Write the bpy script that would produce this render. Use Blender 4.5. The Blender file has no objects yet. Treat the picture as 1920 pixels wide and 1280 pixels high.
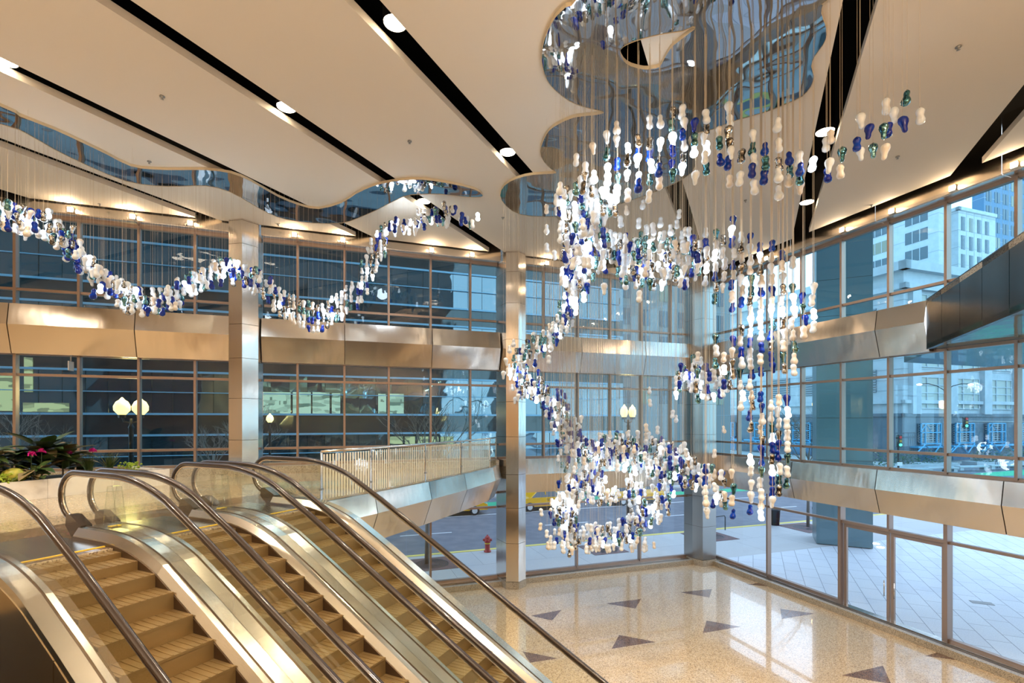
import bpy, bmesh, math, random
from mathutils import Vector, Matrix
random.seed(7)
R = random.Random(11)
C = bpy.context.scene.collection
SC = bpy.context.scene
PI = math.pi

# ------------------------------------------------------------------ geometry of the place
F, EYE, HZ = 935.0, 6.5, 787.0
TH = math.radians(19.2)
A = Vector((math.cos(TH), math.sin(TH), 0))          # along the street glass wall
B = Vector((math.sin(TH), -math.cos(TH), 0))         # along the plaza glass wall, and into the room
G = Vector((9.17, 23.36, 0))                         # corner of the two glass walls
AD = math.radians(64.2)
D1 = Vector((math.cos(AD), math.sin(AD), 0))         # diagonal: ceiling slots
ED = Vector((math.sin(AD), -math.cos(AD), 0))        # escalators run down this way
ZF2, ZCEIL, ZPL = 4.68, 13.0, 14.2

def P(u, v, z): return G + A*u + B*v + Vector((0, 0, z))       # street wall frame (v into the room)
def Q(s, v, z): return G + B*s - A*v + Vector((0, 0, z))       # plaza wall frame (v into the room)
def ground(px, py, z=0.0):
    d = (EYE - z)*F/(py - HZ); return Vector(((px-960)/F*d, d, z))
def ray_at(px, py, d): return Vector(((px-960)/F*d, d, EYE + (HZ-py)*d/F))
def on_plane_z(px, py, z):
    d = (z - EYE)*F/(HZ - py); return Vector(((px-960)/F*d, d, z))

# ------------------------------------------------------------------ camera, world, lights, exposure
cam = bpy.data.objects.new('camera', bpy.data.cameras.new('camera')); C.objects.link(cam)
cam.location = (0, 0, EYE); cam.rotation_euler = (PI/2, 0, 0)
cam.data.sensor_width = 36; cam.data.lens = 36*F/1920; cam.data.shift_y = (HZ-640)/1920
cam.data.clip_end = 600
SC.camera = cam
SC.view_settings.view_transform = 'Standard'; SC.view_settings.look = 'None'
SC.view_settings.gamma = 1; SC.view_settings.use_curve_mapping = False
SC.view_settings.exposure = 0.84
try:
    SC.cycles.max_bounces = 7; SC.cycles.transparent_max_bounces = 24
    SC.cycles.diffuse_bounces = 4; SC.cycles.glossy_bounces = 4; SC.cycles.transmission_bounces = 4
    SC.cycles.sample_clamp_indirect = 4; SC.cycles.caustics_reflective = False; SC.cycles.caustics_refractive = False
except Exception: pass
w = bpy.data.worlds.new('world'); SC.world = w; w.use_nodes = True
nt = w.node_tree; nt.nodes.clear()
o = nt.nodes.new('ShaderNodeOutputWorld'); bg = nt.nodes.new('ShaderNodeBackground')
tc = nt.nodes.new('ShaderNodeTexCoord'); sp = nt.nodes.new('ShaderNodeSeparateXYZ'); cr = nt.nodes.new('ShaderNodeValToRGB')
cr.color_ramp.elements[0].position = 0.0; cr.color_ramp.elements[0].color = (0.72, 0.86, 1.0, 1)
cr.color_ramp.elements[1].position = 0.9; cr.color_ramp.elements[1].color = (0.42, 0.62, 0.92, 1)
nt.links.new(tc.outputs['Generated'], sp.inputs[0]); nt.links.new(sp.outputs['Z'], cr.inputs[0])
nt.links.new(cr.outputs[0], bg.inputs[0]); nt.links.new(bg.outputs[0], o.inputs[0])
bg.inputs[1].default_value = 1.9

def lamp(name, kind, loc, power, color=(1, .78, .52), size=.2, rot=(0, 0, 0), spot=None, sy=None, parent=None):
    l = bpy.data.lights.new(name, kind); l.energy = power; l.color = color
    if kind == 'AREA':
        l.size = size
        if sy: l.shape = 'RECTANGLE'; l.size_y = sy
    else: l.shadow_soft_size = size
    if kind == 'SPOT': l.spot_size = spot or 1.8; l.spot_blend = .6
    ob = bpy.data.objects.new(name, l); ob.location = loc; ob.rotation_euler = rot
    C.objects.link(ob)
    if parent: ob.parent = parent
    return ob
WARM = (1, .81, .60)
# added fill lights without fixtures, unseen behind the camera, to brighten the ceiling
lamp('ceiling_fill', 'AREA', (-8, -3.5, 8.6), 820, WARM, 10, (PI, 0, 0), sy=1.2)
lamp('ceiling_fill', 'AREA', (5, -3.5, 8.6), 820, WARM, 10, (PI, 0, 0), sy=1.2)
# downlights of the hall behind and beside the camera
for x, y in ((-12, 3), (-4, -2), (4, -2), (-14, 8), (7, 4), (0, 4)):
    lamp('downlight_beam', 'SPOT', (x, y, 12.7), 1100, WARM, .15, (0, 0, 0), 2.4)

# ------------------------------------------------------------------ helpers
def tag(o, label=None, cat=None, group=None, kind=None):
    if label: o['label'] = label
    if cat: o['category'] = cat
    if group: o['group'] = group
    if kind: o['kind'] = kind
    return o
def empty(name, loc=(0, 0, 0), rz=0, label=None, cat=None, group=None, kind=None, parent=None):
    o = bpy.data.objects.new(name, None); C.objects.link(o); o.location = loc; o.rotation_euler = (0, 0, rz)
    o.empty_display_size = .1
    if parent: o.parent = parent
    return tag(o, label, cat, group, kind)
class MB:
    def __init__(s): s.v = []; s.f = []; s.m = []; s.mi = 0
    def add(s, vs, fs):
        n = len(s.v); s.v += [tuple(p) for p in vs]; s.f += [tuple(n+i for i in f) for f in fs]; s.m += [s.mi]*len(fs); return s
    def hexa(s, p):   # 8 corners: bottom 4, top 4
        return s.add(p, [(3,2,1,0),(4,5,6,7),(0,1,5,4),(1,2,6,5),(2,3,7,6),(3,0,4,7)])
    def box(s, c, d, rz=0, ex=None):
        x, y, z = d[0]/2, d[1]/2, d[2]/2; M = ex or Matrix.Rotation(rz, 3, 'Z'); c = Vector(c)
        return s.hexa([c + M @ Vector(q) for q in ((-x,-y,-z),(x,-y,-z),(x,y,-z),(-x,y,-z),(-x,-y,z),(x,-y,z),(x,y,z),(-x,y,z))])
    def span(s, fr, u0, u1, v0, v1, z0, z1):  # box in a wall frame
        return s.hexa([fr(u0,v0,z0), fr(u1,v0,z0), fr(u1,v1,z0), fr(u0,v1,z0), fr(u0,v0,z1), fr(u1,v0,z1), fr(u1,v1,z1), fr(u0,v1,z1)])
    def prism(s, poly, z0, z1):
        n = len(poly); vs = [(p[0], p[1], z0) for p in poly] + [(p[0], p[1], z1) for p in poly]
        return s.add(vs, [tuple(range(n))[::-1], tuple(range(n, 2*n))] + [(i, (i+1) % n, n+(i+1) % n, n+i) for i in range(n)])
    def loft(s, rings, closed=True, caps=True):
        n = len(rings[0]); vs = [p for r in rings for p in r]; fs = []
        for i in range(len(rings)-1):
            for j in range(n if closed else n-1):
                fs.append((i*n+j, i*n+(j+1) % n, (i+1)*n+(j+1) % n, (i+1)*n+j))
        if caps and closed: fs += [tuple(range(n))[::-1], tuple(range((len(rings)-1)*n, len(rings)*n))]
        return s.add(vs, fs)
    def lathe(s, prof, c=(0, 0, 0), n=12, caps=True):
        c = Vector(c)
        return s.loft([[c + Vector((r*math.cos(2*PI*k/n), r*math.sin(2*PI*k/n), z)) for k in range(n)] for r, z in prof], True, caps)
    def tube(s, pts, r, n=6, radii=None, ref=None):
        pts = [Vector(p) for p in pts]; rings = []
        for i, p in enumerate(pts):
            t = (pts[min(i+1, len(pts)-1)] - pts[max(i-1, 0)]).normalized()
            up = Vector((0, 0, 1)) if abs(t.z) < .95 else Vector((1, 0, 0))
            if ref: up = Vector(ref)
            a = t.cross(up).normalized(); b = a.cross(t); rr = radii[i] if radii else r
            rings.append([p + a*rr*math.cos(2*PI*k/n) + b*rr*math.sin(2*PI*k/n) for k in range(n)])
        return s.loft(rings)
    def build(s, name, mats, parent=None, smooth=False, fix=True):
        me = bpy.data.meshes.new(name); me.from_pydata(s.v, [], s.f)
        if not isinstance(mats, (list, tuple)): mats = [mats]
        for m in mats: me.materials.append(m)
        me.polygons.foreach_set('material_index', s.m)
        if smooth: me.polygons.foreach_set('use_smooth', [True]*len(s.f))
        if fix:
            bm = bmesh.new(); bm.from_mesh(me); bmesh.ops.recalc_face_normals(bm, faces=bm.faces); bm.to_mesh(me); bm.free()
        me.update()
        o = bpy.data.objects.new(name, me); C.objects.link(o)
        if parent: o.parent = parent
        return o
def inst(o, name=None, loc=None, parent=None, rz=None, scale=None):
    c = o.copy(); C.objects.link(c)
    if loc is not None: c.location = loc
    if rz is not None: c.rotation_euler = (0, 0, rz)
    if scale is not None: c.scale = scale
    c.parent = parent
    return c
def dup(root, loc, rz=0, label=None, group=None):
    r = root.copy(); C.objects.link(r); r.location = loc; r.rotation_euler = (0, 0, rz)
    if label: r['label'] = label
    if group: r['group'] = group
    for ch in list(root.children):
        c = ch.copy(); C.objects.link(c); c.parent = r
        for g in ch.children:
            d = g.copy(); C.objects.link(d); d.parent = c
    return r

# ------------------------------------------------------------------ materials
def mat(name, col, rough=.5, metal=0, emit=None, es=0, noise=None, bump=None, coat=0, spec=None, mapping=None, alpha=None):
    m = bpy.data.materials.new(name); m.use_nodes = True; t = m.node_tree; b = t.nodes['Principled BSDF']
    b.inputs['Base Color'].default_value = (*col, 1); b.inputs['Roughness'].default_value = rough; b.inputs['Metallic'].default_value = metal
    if spec is not None: b.inputs['Specular IOR Level'].default_value = spec
    if coat: b.inputs['Coat Weight'].default_value = coat; b.inputs['Coat Roughness'].default_value = .05
    if emit: b.inputs['Emission Color'].default_value = (*emit, 1); b.inputs['Emission Strength'].default_value = es
    if noise or bump:
        tc = t.nodes.new('ShaderNodeTexCoord'); mp = t.nodes.new('ShaderNodeMapping'); t.links.new(tc.outputs['Object'], mp.inputs[0])
        if mapping: mp.inputs['Scale'].default_value = mapping
    if noise:   # (scale, colour2, lo, hi)
        n = t.nodes.new('ShaderNodeTexNoise'); n.inputs['Scale'].default_value = noise[0]; n.inputs['Detail'].default_value = 4
        r = t.nodes.new('ShaderNodeValToRGB'); r.color_ramp.elements[0].position = noise[2]; r.color_ramp.elements[1].position = noise[3]
        r.color_ramp.elements[0].color = (*col, 1); r.color_ramp.elements[1].color = (*noise[1], 1)
        t.links.new(mp.outputs[0], n.inputs[0]); t.links.new(n.outputs[0], r.inputs[0]); t.links.new(r.outputs[0], b.inputs['Base Color'])
    if bump:    # (scale, strength, distance)
        n = t.nodes.new('ShaderNodeTexNoise'); n.inputs['Scale'].default_value = bump[0]; n.inputs['Detail'].default_value = bump[3] if len(bump) > 3 else 2
        k = t.nodes.new('ShaderNodeBump'); k.inputs['Strength'].default_value = bump[1]; k.inputs['Distance'].default_value = bump[2]
        t.links.new(mp.outputs[0], n.inputs[0]); t.links.new(n.outputs[0], k.inputs['Height']); t.links.new(k.outputs[0], b.inputs['Normal'])
    return m
def glass_mat(name, tint, base=.06, gloss=(.9, .95, 1), edge=.7, wav=0):
    m = bpy.data.materials.new(name); m.use_nodes = True; t = m.node_tree; t.nodes.clear()
    out = t.nodes.new('ShaderNodeOutputMaterial'); tr = t.nodes.new('ShaderNodeBsdfTransparent'); gl = t.nodes.new('ShaderNodeBsdfGlossy')
    mx = t.nodes.new('ShaderNodeMixShader'); lw = t.nodes.new('ShaderNodeLayerWeight'); pw = t.nodes.new('ShaderNodeMath'); ma = t.nodes.new('ShaderNodeMath')
    lw.inputs[0].default_value = .5; pw.operation = 'POWER'; pw.inputs[1].default_value = 4
    ma.operation = 'MULTIPLY_ADD'; ma.inputs[1].default_value = edge; ma.inputs[2].default_value = base; ma.use_clamp = True
    tr.inputs[0].default_value = (*tint, 1); gl.inputs[0].default_value = (*gloss, 1); gl.inputs['Roughness'].default_value = .01
    t.links.new(lw.outputs['Facing'], pw.inputs[0]); t.links.new(pw.outputs[0], ma.inputs[0]); t.links.new(ma.outputs[0], mx.inputs[0])
    t.links.new(tr.outputs[0], mx.inputs[1]); t.links.new(gl.outputs[0], mx.inputs[2]); t.links.new(mx.outputs[0], out.inputs[0])
    return m
def terrazzo(name, base, dark, light, scale, rough, coat=0):
    m = bpy.data.materials.new(name); m.use_nodes = True; t = m.node_tree; b = t.nodes['Principled BSDF']
    tc = t.nodes.new('ShaderNodeTexCoord'); vo = t.nodes.new('ShaderNodeTexVoronoi'); vo.inputs['Scale'].default_value = scale
    cr = t.nodes.new('ShaderNodeValToRGB'); cr.color_ramp.interpolation = 'CONSTANT'
    e = cr.color_ramp.elements; e[0].position = 0; e[0].color = (*dark, 1); e[1].position = .16; e[1].color = (*base, 1)
    x = e.new(.62); x.color = (*light, 1); x = e.new(.8); x.color = (*[c*.82 for c in base], 1)
    s = t.nodes.new('ShaderNodeSeparateColor')
    t.links.new(tc.outputs['Object'], vo.inputs[0]); t.links.new(vo.outputs['Color'], s.inputs[0]); t.links.new(s.outputs[0], cr.inputs[0])
    t.links.new(cr.outputs[0], b.inputs['Base Color']); b.inputs['Roughness'].default_value = rough
    b.inputs['Coat Weight'].default_value = coat; b.inputs['Coat Roughness'].default_value = .03
    return m
def brushed(name, col, rough, aniso=.75, wave=(2.2, .4, .035), rot=0.0):
    m = mat(name, col, rough, 1, bump=wave, mapping=(1, 1, .25)); t = m.node_tree; b = t.nodes['Principled BSDF']
    tg = t.nodes.new('ShaderNodeTangent'); tg.direction_type = 'RADIAL'; tg.axis = 'Z'
    t.links.new(tg.outputs[0], b.inputs['Tangent']); b.inputs['Anisotropic'].default_value = aniso; b.inputs['Anisotropic Rotation'].default_value = rot
    return m
M = {}
M['ceil'] = mat('painted ceiling', (.72, .66, .57), .8)
M['slabside'] = mat('ceiling edge', (.62, .55, .45), .7)
M['black'] = mat('black plenum', (.004, .004, .004), .9, spec=.1)
M['steel'] = brushed('brushed steel', (.80, .74, .67), .20, .8)
M['steelb'] = brushed('brushed steel panel', (.74, .68, .61), .21, .8)
M['deck'] = mat('escalator deck steel', (.72, .68, .62), .22, 1, bump=(60, .06, .005), mapping=(1, 1, 1))
M['clad'] = mat('escalator cladding steel', (.42, .33, .20), .34, 1)
M['darksteel'] = mat('dark steel panel', (.075, .068, .062), .22, 1, bump=(.8, .2, .05))
M['frame'] = mat('anodised window frame', (.36, .27, .22), .42, .7)
M['mirror'] = mat('rippled mirror', (.42, .42, .42), .02, 1, bump=(.9, .5, .06, 1))
M['rim'] = mat('cream mirror edge', (.62, .52, .36), .6)
M['granite'] = terrazzo('speckled granite', (.42, .36, .27), (.10, .09, .07), (.55, .49, .38), 90, .35)
M['floor'] = terrazzo('cream terrazzo', (.70, .53, .33), (.34, .24, .15), (.82, .68, .48), 55, .13, .9)
M['floor2'] = terrazzo('upper terrazzo', (.50, .40, .26), (.22, .16, .10), (.62, .51, .35), 45, .16, .4)
M['inlay'] = terrazzo('brown terrazzo inlay', (.20, .115, .08), (.07, .04, .03), (.30, .20, .14), 55, .16, .5)
M['glass'] = glass_mat('window glass', (.52, .84, .94), .055)
M['clearglass'] = glass_mat('clear window glass', (.88, .95, 1), .05)
M['railglass'] = glass_mat('balustrade glass', (.93, .96, .88), .06)
M['escglass'] = glass_mat('escalator glass', (.93, .94, .86), .07)
M['acrylic'] = glass_mat('clear acrylic', (.93, .96, .95), .12)
M['frit'] = mat('frit stripe', (.80, .78, .62), .6)
M['rubber'] = mat('handrail rubber', (.028, .017, .012), .25, 0, coat=.35)
M['railsteel'] = mat('polished steel', (.75, .70, .62), .12, 1)
M['skirt'] = mat('dark skirt', (.10, .065, .04), .3, .6)
M['step'] = mat('escalator step metal', (.34, .235, .105), .42, .7, bump=(40, .1, .01), mapping=(1, 1, 1))
M['yellow'] = mat('safety yellow', (.80, .55, .03), .5)
M['marble'] = mat('white marble', (.88, .87, .83), .12, noise=(3, (.66, .64, .60), .5, .75))
M['stonewall'] = mat('warm stone wall', (.50, .38, .25), .5, noise=(1.5, (.40, .30, .19), .3, .7))
M['lampglow'] = mat('lamp lens', (1, .9, .75), .5, emit=(1, .86, .62), es=14)
M['fasciaglow'] = mat('small lamp lens', (1, .9, .75), .5, emit=(1, .84, .60), es=18)
M['white'] = mat('white metal', (.75, .74, .72), .5)
M['gray'] = mat('grey metal', (.25, .25, .24), .4, .5)
# pendants
M['frost'] = mat('frosted white glass', (.74, .82, .90), .35, noise=(14, (.88, .93, .98), .4, .7), coat=.4)
M['cream'] = mat('cream swirled glass', (.78, .72, .64), .35, noise=(12, (.88, .84, .77), .4, .7), coat=.4)
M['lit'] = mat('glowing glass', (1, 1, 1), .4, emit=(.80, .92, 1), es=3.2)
M['blue'] = mat('cobalt glass', (.0, .014, .24), .04, 0, noise=(9, (.0, .06, .50), .5, .75))
M['teal'] = mat('teal mirrored glass', (.22, .42, .42), .07, .9, noise=(10, (.05, .16, .20), .45, .6))
M['smoke'] = mat('silvered smoky glass', (.55, .53, .50), .05, .95, noise=(12, (.10, .09, .08), .5, .6))
M['cable'] = mat('cable', (.62, .52, .38), .45, .2)
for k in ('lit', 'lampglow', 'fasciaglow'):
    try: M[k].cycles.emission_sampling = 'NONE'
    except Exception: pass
def room_mat(name, ca, cb, es, sx=3.0):
    m = bpy.data.materials.new(name); m.use_nodes = True; t = m.node_tree; b = t.nodes['Principled BSDF']; b.inputs['Base Color'].default_value = (.06, .07, .06, 1)
    tc = t.nodes.new('ShaderNodeTexCoord'); mp = t.nodes.new('ShaderNodeMapping'); mp.inputs['Scale'].default_value = (.35, .35, 1.0)
    n = t.nodes.new('ShaderNodeTexVoronoi'); n.distance = 'CHEBYCHEV'; n.inputs['Scale'].default_value = sx; s_ = t.nodes.new('ShaderNodeSeparateColor'); r = t.nodes.new('ShaderNodeValToRGB')
    r.color_ramp.elements[0].position = .1; r.color_ramp.elements[0].color = (*ca, 1); r.color_ramp.elements[1].position = .45; r.color_ramp.elements[1].color = (*cb, 1)
    t.links.new(tc.outputs['Object'], mp.inputs[0]); t.links.new(mp.outputs[0], n.inputs[0]); t.links.new(n.outputs['Color'], s_.inputs[0]); t.links.new(s_.outputs[0], r.inputs[0])
    t.links.new(r.outputs[0], b.inputs['Emission Color']); b.inputs['Emission Strength'].default_value = es
    return m
# outdoors
def paving(name, c1, c2, mortar, sx, sy, rot, sz=.012):
    m = bpy.data.materials.new(name); m.use_nodes = True; t = m.node_tree; b = t.nodes['Principled BSDF']
    tc = t.nodes.new('ShaderNodeTexCoord'); mp = t.nodes.new('ShaderNodeMapping'); br = t.nodes.new('ShaderNodeTexBrick'); n = t.nodes.new('ShaderNodeTexNoise')
    mp.inputs['Rotation'].default_value = (0, 0, rot); br.inputs['Scale'].default_value = 1
    br.inputs['Brick Width'].default_value = sx; br.inputs['Row Height'].default_value = sy; br.inputs['Mortar Size'].default_value = sz
    br.inputs['Color1'].default_value = (*c1, 1); br.inputs['Color2'].default_value = (*c2, 1); br.inputs['Mortar'].default_value = (*mortar, 1)
    n.inputs['Scale'].default_value = 30; mx = t.nodes.new('ShaderNodeMix'); mx.data_type = 'RGBA'; mx.blend_type = 'MULTIPLY'; mx.inputs[0].default_value = .35
    t.links.new(tc.outputs['Object'], mp.inputs[0]); t.links.new(mp.outputs[0], br.inputs[0]); t.links.new(tc.outputs['Object'], n.inputs[0])
    t.links.new(br.outputs[0], mx.inputs[6]); t.links.new(n.outputs[0], mx.inputs[7]); t.links.new(mx.outputs[2], b.inputs['Base Color'])
    b.inputs['Roughness'].default_value = .55
    return m
M['plaza'] = paving('plaza granite paving', (.80, .81, .82), (.74, .75, .77), (.30, .32, .35), 1.3, .62, -math.radians(64.2))
M['walk'] = paving('sidewalk concrete', (.62, .60, .56), (.58, .56, .53), (.35, .34, .33), 3.1, 3.1, -TH, .012)
M['road'] = mat('asphalt', (.15, .155, .175), .6, noise=(1.5, (.20, .20, .215), .4, .7))
M['lane'] = mat('green bike lane', (.05, .45, .22), .7)
M['paint'] = mat('road paint white', (.75, .75, .75), .7)
M['ypaint'] = mat('road paint yellow', (.75, .60, .15), .7)
M['pit'] = mat('brick tree pit', (.20, .10, .09), .8, noise=(9, (.13, .09, .08), .4, .6))
M['taxi'] = mat('taxi yellow paint', (1.0, .52, .0), .25, coat=.6)
M['tyre'] = mat('tyre', (.012, .012, .012), .7)
M['carglass'] = mat('car window', (.02, .03, .035), .05, spec=.8)
M['red'] = mat('hydrant red paint', (.42, .03, .03), .5)
M['blackmetal'] = mat('black painted metal', (.012, .012, .014), .4)
M['globe'] = mat('lamp globe', (1, .8, .5), .5, emit=(1, .50, .12), es=2.4)
M['cobra'] = mat('lamp head glow', (1, .9, .8), .5, emit=(1, .82, .62), es=9)
M['stone'] = mat('pale limestone', (.48, .51, .53), .8, noise=(.8, (.42, .45, .47), .4, .7))
M['joint'] = mat('limestone joint', (.33, .35, .37), .8)
M['basestone'] = mat('blue grey base stone', (.10, .13, .155), .6, noise=(.5, (.13, .16, .19), .4, .7))
M['truss'] = mat('blue painted steel', (.07, .33, .52), .5)
M['louver'] = mat('grey louver', (.28, .31, .34), .5)
M['winbeige'] = mat('blind behind window', (.42, .43, .38), .6)
M['windark'] = mat('dark window', (.035, .075, .10), .08, spec=.8)
M['winlit'] = room_mat('lit office window', (.18, .24, .16), (.80, .88, .62), .42)
M['winglow'] = mat('dimly lit window', (.10, .13, .12), .1, emit=(.9, .85, .5), es=.12)
M['curtain'] = mat('dark reflective glass', (.20, .24, .26), .03, .85, bump=(.35, .22, .3, 1))
M['spandrel'] = mat('dark spandrel glass', (.075, .085, .085), .06, .6, bump=(.5, .2, .25, 1))
M['mull'] = mat('blue grey mullion', (.30, .48, .60), .5, .1)
M['tealcol'] = mat('teal clad column', (.16, .25, .28), .3, .6)
M['bluetower'] = mat('blue glass tower', (.06, .15, .25), .15, .4)
M['brick'] = mat('brown stone tower', (.30, .29, .27), .8)
M['bark'] = mat('bark', (.22, .19, .16), .8)
M['bush'] = mat('bush leaves', (.06, .14, .05), .7)
M['leafdark'] = mat('dark glossy leaf', (.035, .075, .02), .3, noise=(6, (.09, .11, .035), .4, .7))
M['leafbrown'] = mat('bronze leaf', (.20, .15, .07), .45)
M['lime'] = mat('lime leaves', (.38, .52, .05), .6)
M['pink'] = mat('magenta petals', (.75, .03, .38), .5)
M['gourd'] = mat('orange gourd skin', (.62, .28, .04), .4, noise=(7, (.45, .35, .06), .4, .6))
M['ygourd'] = mat('yellow green gourd skin', (.45, .40, .05), .5, noise=(9, (.28, .32, .05), .4, .6))
M['soil'] = mat('soil', (.04, .025, .015), .9)
M['glowroom'] = room_mat('lit room', (.30, .26, .12), (.85, .74, .34), .42)
M['signal_r'] = mat('signal red', (.5, .02, .02), .4, emit=(1, .05, .03), es=.05)
M['signal_g'] = mat('signal green', (.02, .5, .2), .4, emit=(.1, 1, .6), es=2)
M['signal_y'] = mat('signal amber', (.4, .2, .02), .4)

# ------------------------------------------------------------------ floors, walls, ground
fl = empty('floor', kind='structure')
fo = MB(); fo.prism([P(-34, .1, 0), P(0, .1, 0), P(0, 27, 0), P(-34, 27, 0)], -.2, 0); fo.build('terrazzo_slab', M['floor'], fl)
for tri in ([(1136,1131),(1202,1122.5),(1191.6,1140.5)], [(1146.7,1216),(1161,1190),(1229,1203)], [(995.8,1154),(1053,1143),(1035,1163)],
            [(979.6,1220.7),(1046,1234),(994,1242)], [(1275,1110),(1334.6,1104),(1330,1120)], [(1317.7,1186.5),(1325,1163),(1388,1174.6)],
            [(1463,1141),(1528,1150),(1466,1160)], [(1578,1265.6),(1655.5,1247.6),(1671,1282)], [(1402,1095.6),(1424,1092),(1452,1100)],
            [(1734.6,1229.6),(1756,1223),(1822.6,1240.4)]):
    m = MB(); m.prism([ground(*p) for p in tri], -.01, .002); m.build('triangle_inlay', M['inlay'], fl)
tag(fl, kind='structure')

# upper floor with the landing edge
edge = [Vector((-.62, 19.15, 0)), Vector((-.80, 18.1, 0)), Vector((-1.62, 15.8, 0)), Vector((-2.42, 13.9, 0)), Vector((-3.36, 11.85, 0)), Vector((-4.05, 10.55, 0))]
NW = Vector((-5.447, 10.953, 0))                        # newel front of the farthest handrail
back_edge = [NW + ED*1.5 - D1*t for t in (0.3, 8.2)]
uf = MB()
poly = [P(-34, .1, 0), P(-10.35, .1, 0)] + edge + back_edge + [Vector((-5.5, .6, 0)), Vector((9, .6, 0)), P(-3, 26, 0), P(-34, 26, 0)]
uf.prism([(p.x, p.y) for p in poly], ZF2-.5, ZF2)
tag(uf.build('floor_2', M['floor2']), kind='structure')
bb = MB(); q0 = NW - ED*1.3 + D1*1.4; q1 = NW + ED*1.45 + D1*.25
bb.prism([(v.x, v.y) for v in (NW-ED*1.2+D1*1.6, NW-ED*1.2-D1*9.2, NW+ED*1.45-D1*9.2, NW+ED*1.45+D1*.25)], ZF2-.01, ZF2+.003)
tag(bb.build('floor_3', terrazzo('dark border terrazzo', (.20, .14, .09), (.08, .05, .03), (.30, .22, .15), 45, .16, .4)), kind='structure')
for nm, a, b_, z1 in (('wall_left', P(-34, 0, 0), P(-34, 26, 0), ZPL), ('wall_back', P(-34, 26, 0), P(0, 26, 0), ZPL), ('wall_right', Q(17.5, 0, 0), P(0, 26, 0), ZPL)):
    d = (b_-a).normalized(); n_ = Vector((d.y, -d.x, 0))*.2
    m = MB(); m.prism([a, b_, b_+n_, a+n_], 0, z1); tag(m.build(nm, M['stonewall']), kind='structure')

gr = empty('ground', kind='structure')
m = MB(); m.prism([P(-90, -5.2, 0), P(60, -5.2, 0), P(60, .1, 0), P(-90, .1, 0)], -.3, -.03); m.build('sidewalk', M['walk'], gr)
m = MB(); m.prism([P(0, .1, 0), P(28, .1, 0), P(28, 40, 0), P(0, 40, 0)], -.3, -.03); m.build('plaza_paving', M['plaza'], gr)
m = MB(); m.prism([P(-90, -60, 0), P(140, -60, 0), P(140, 60, 0), P(28, 60, 0), P(28, -5.2, 0), P(-90, -5.2, 0)], -.5, -.16); m.build('roadway', M['road'], gr)
m = MB(); m.prism([P(-90, -28, 0), P(22, -28, 0), P(22, -21.5, 0), P(-90, -21.5, 0)], -.4, -.02); m.build('far_sidewalk', M['walk'], gr)
m = MB(); m.span(P, -90, 60, -5.25, -5.0, -.2, -.012); m.build('yellow_curb', M['ypaint'], gr)
m = MB(); m.span(P, -90, 30, -19.6, -17.9, -.17, -.145); m.build('bike_lane', M['lane'], gr)
m = MB(); m.span(P, -90, 40, -14.75, -14.6, -.17, -.148); m.build('road_line', M['paint'], gr)
m = MB()
for u in range(-40, 30, 9): m.span(P, u, u+3, -10.1, -9.97, -.17, -.148)
m.build('lane_dashes', M['paint'], gr)
m = MB(); m.prism([ground(1790, 893), ground(1830, 885), ground(1925, 878), ground(1990, 884), ground(1990, 892), ground(1925, 888)], -.17, -.145); m.build('bike_lane_corner', M['lane'], gr)
m = MB(); m.prism([ground(*p, -.16) for p in ((1640, 872), (2100, 862), (2100, 842), (1500, 842), (1300, 848), (1300, 858))], -.3, -.02); m.build('far_walk', M['walk'], gr)

# ------------------------------------------------------------------ window walls
OFFA = -2.14; MOD = 1.555
wn = [0]
def window(fr, name_label, u0, u1, z0, z1, mulls, trans, pane_v=0.0, mw=.07, md=.20, edges=True):
    wn[0] += 1
    w = empty('window_%d' % wn[0], kind='structure')
    ms = sorted(mulls); 
    for u in ms:
        m = MB(); m.span(fr, u-mw/2, u+mw/2, -.06, md-.06, z0, z1); m.build('mullion', M['frame'], w)
    for z in trans:
        xs = [u0] + ms + [u1]
        for a, b_ in zip(xs, xs[1:]):
            if b_-a < .2: continue
            m = MB(); m.span(fr, a+mw/2, b_-mw/2, -.05, .09, z-.04, z+.04); m.build('transom', M['frame'], w)
    m = MB(); m.span(fr, u0, u1, -.06, .1, z1-.05, z1+.04); m.build('head_frame', M['frame'], w)
    m = MB(); m.span(fr, u0, u1, -.06, .1, z0-.04, z0+.05); m.build('sill_frame', M['frame'], w)
    xs = [u0] + ms + [u1]; zs = [z0] + sorted(trans) + [z1]
    for a, b_ in zip(xs, xs[1:]):
        for za, zb in zip(zs, zs[1:]):
            j = [R.uniform(-.002, .002) for _ in range(3)]
            m = MB(); m.add([fr(a, pane_v+j[0], za), fr(b_, pane_v+j[1], za), fr(b_, pane_v, zb), fr(a, pane_v+j[2], zb)], [(0, 1, 2, 3)])
            m.build('pane', M['glass'] if z0 > 4 else M['clearglass'], w, fix=False)
    return w
bays = [(-9.4, -1.25), (-18.78, -10.36), (-28.2, -19.68)]
L3 = (9.93, 12.66, [10.42]); L2 = (4.97, 8.50, [5.52, 7.86]); L1 = (.28, 3.62, [3.03])
for b0, b1 in bays:
    mu = [OFFA - MOD*k for k in range(0, 18) if b0+.3 < OFFA-MOD*k < b1-.3]
    window(P, '', b0, b1, L3[0], L3[1], mu, L3[2]); window(P, '', b0, b1, L2[0], L2[1], mu, L2[2])
    mu1 = [-6.84, -3.75] if b0 > -10 else [u for u in mu if abs(((u+6.84)/3.11) - round((u+6.84)/3.11)) < .1]
    window(P, '', b0, b1, L1[0], L1[1], mu1, L1[2])
smu = [.43+MOD*k for k in range(0, 11)]
window(Q, '', .1, 17, L3[0], L3[1], smu, L3[2]); window(Q, '', .1, 17, L2[0], L2[1], smu, L2[2])
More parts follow.
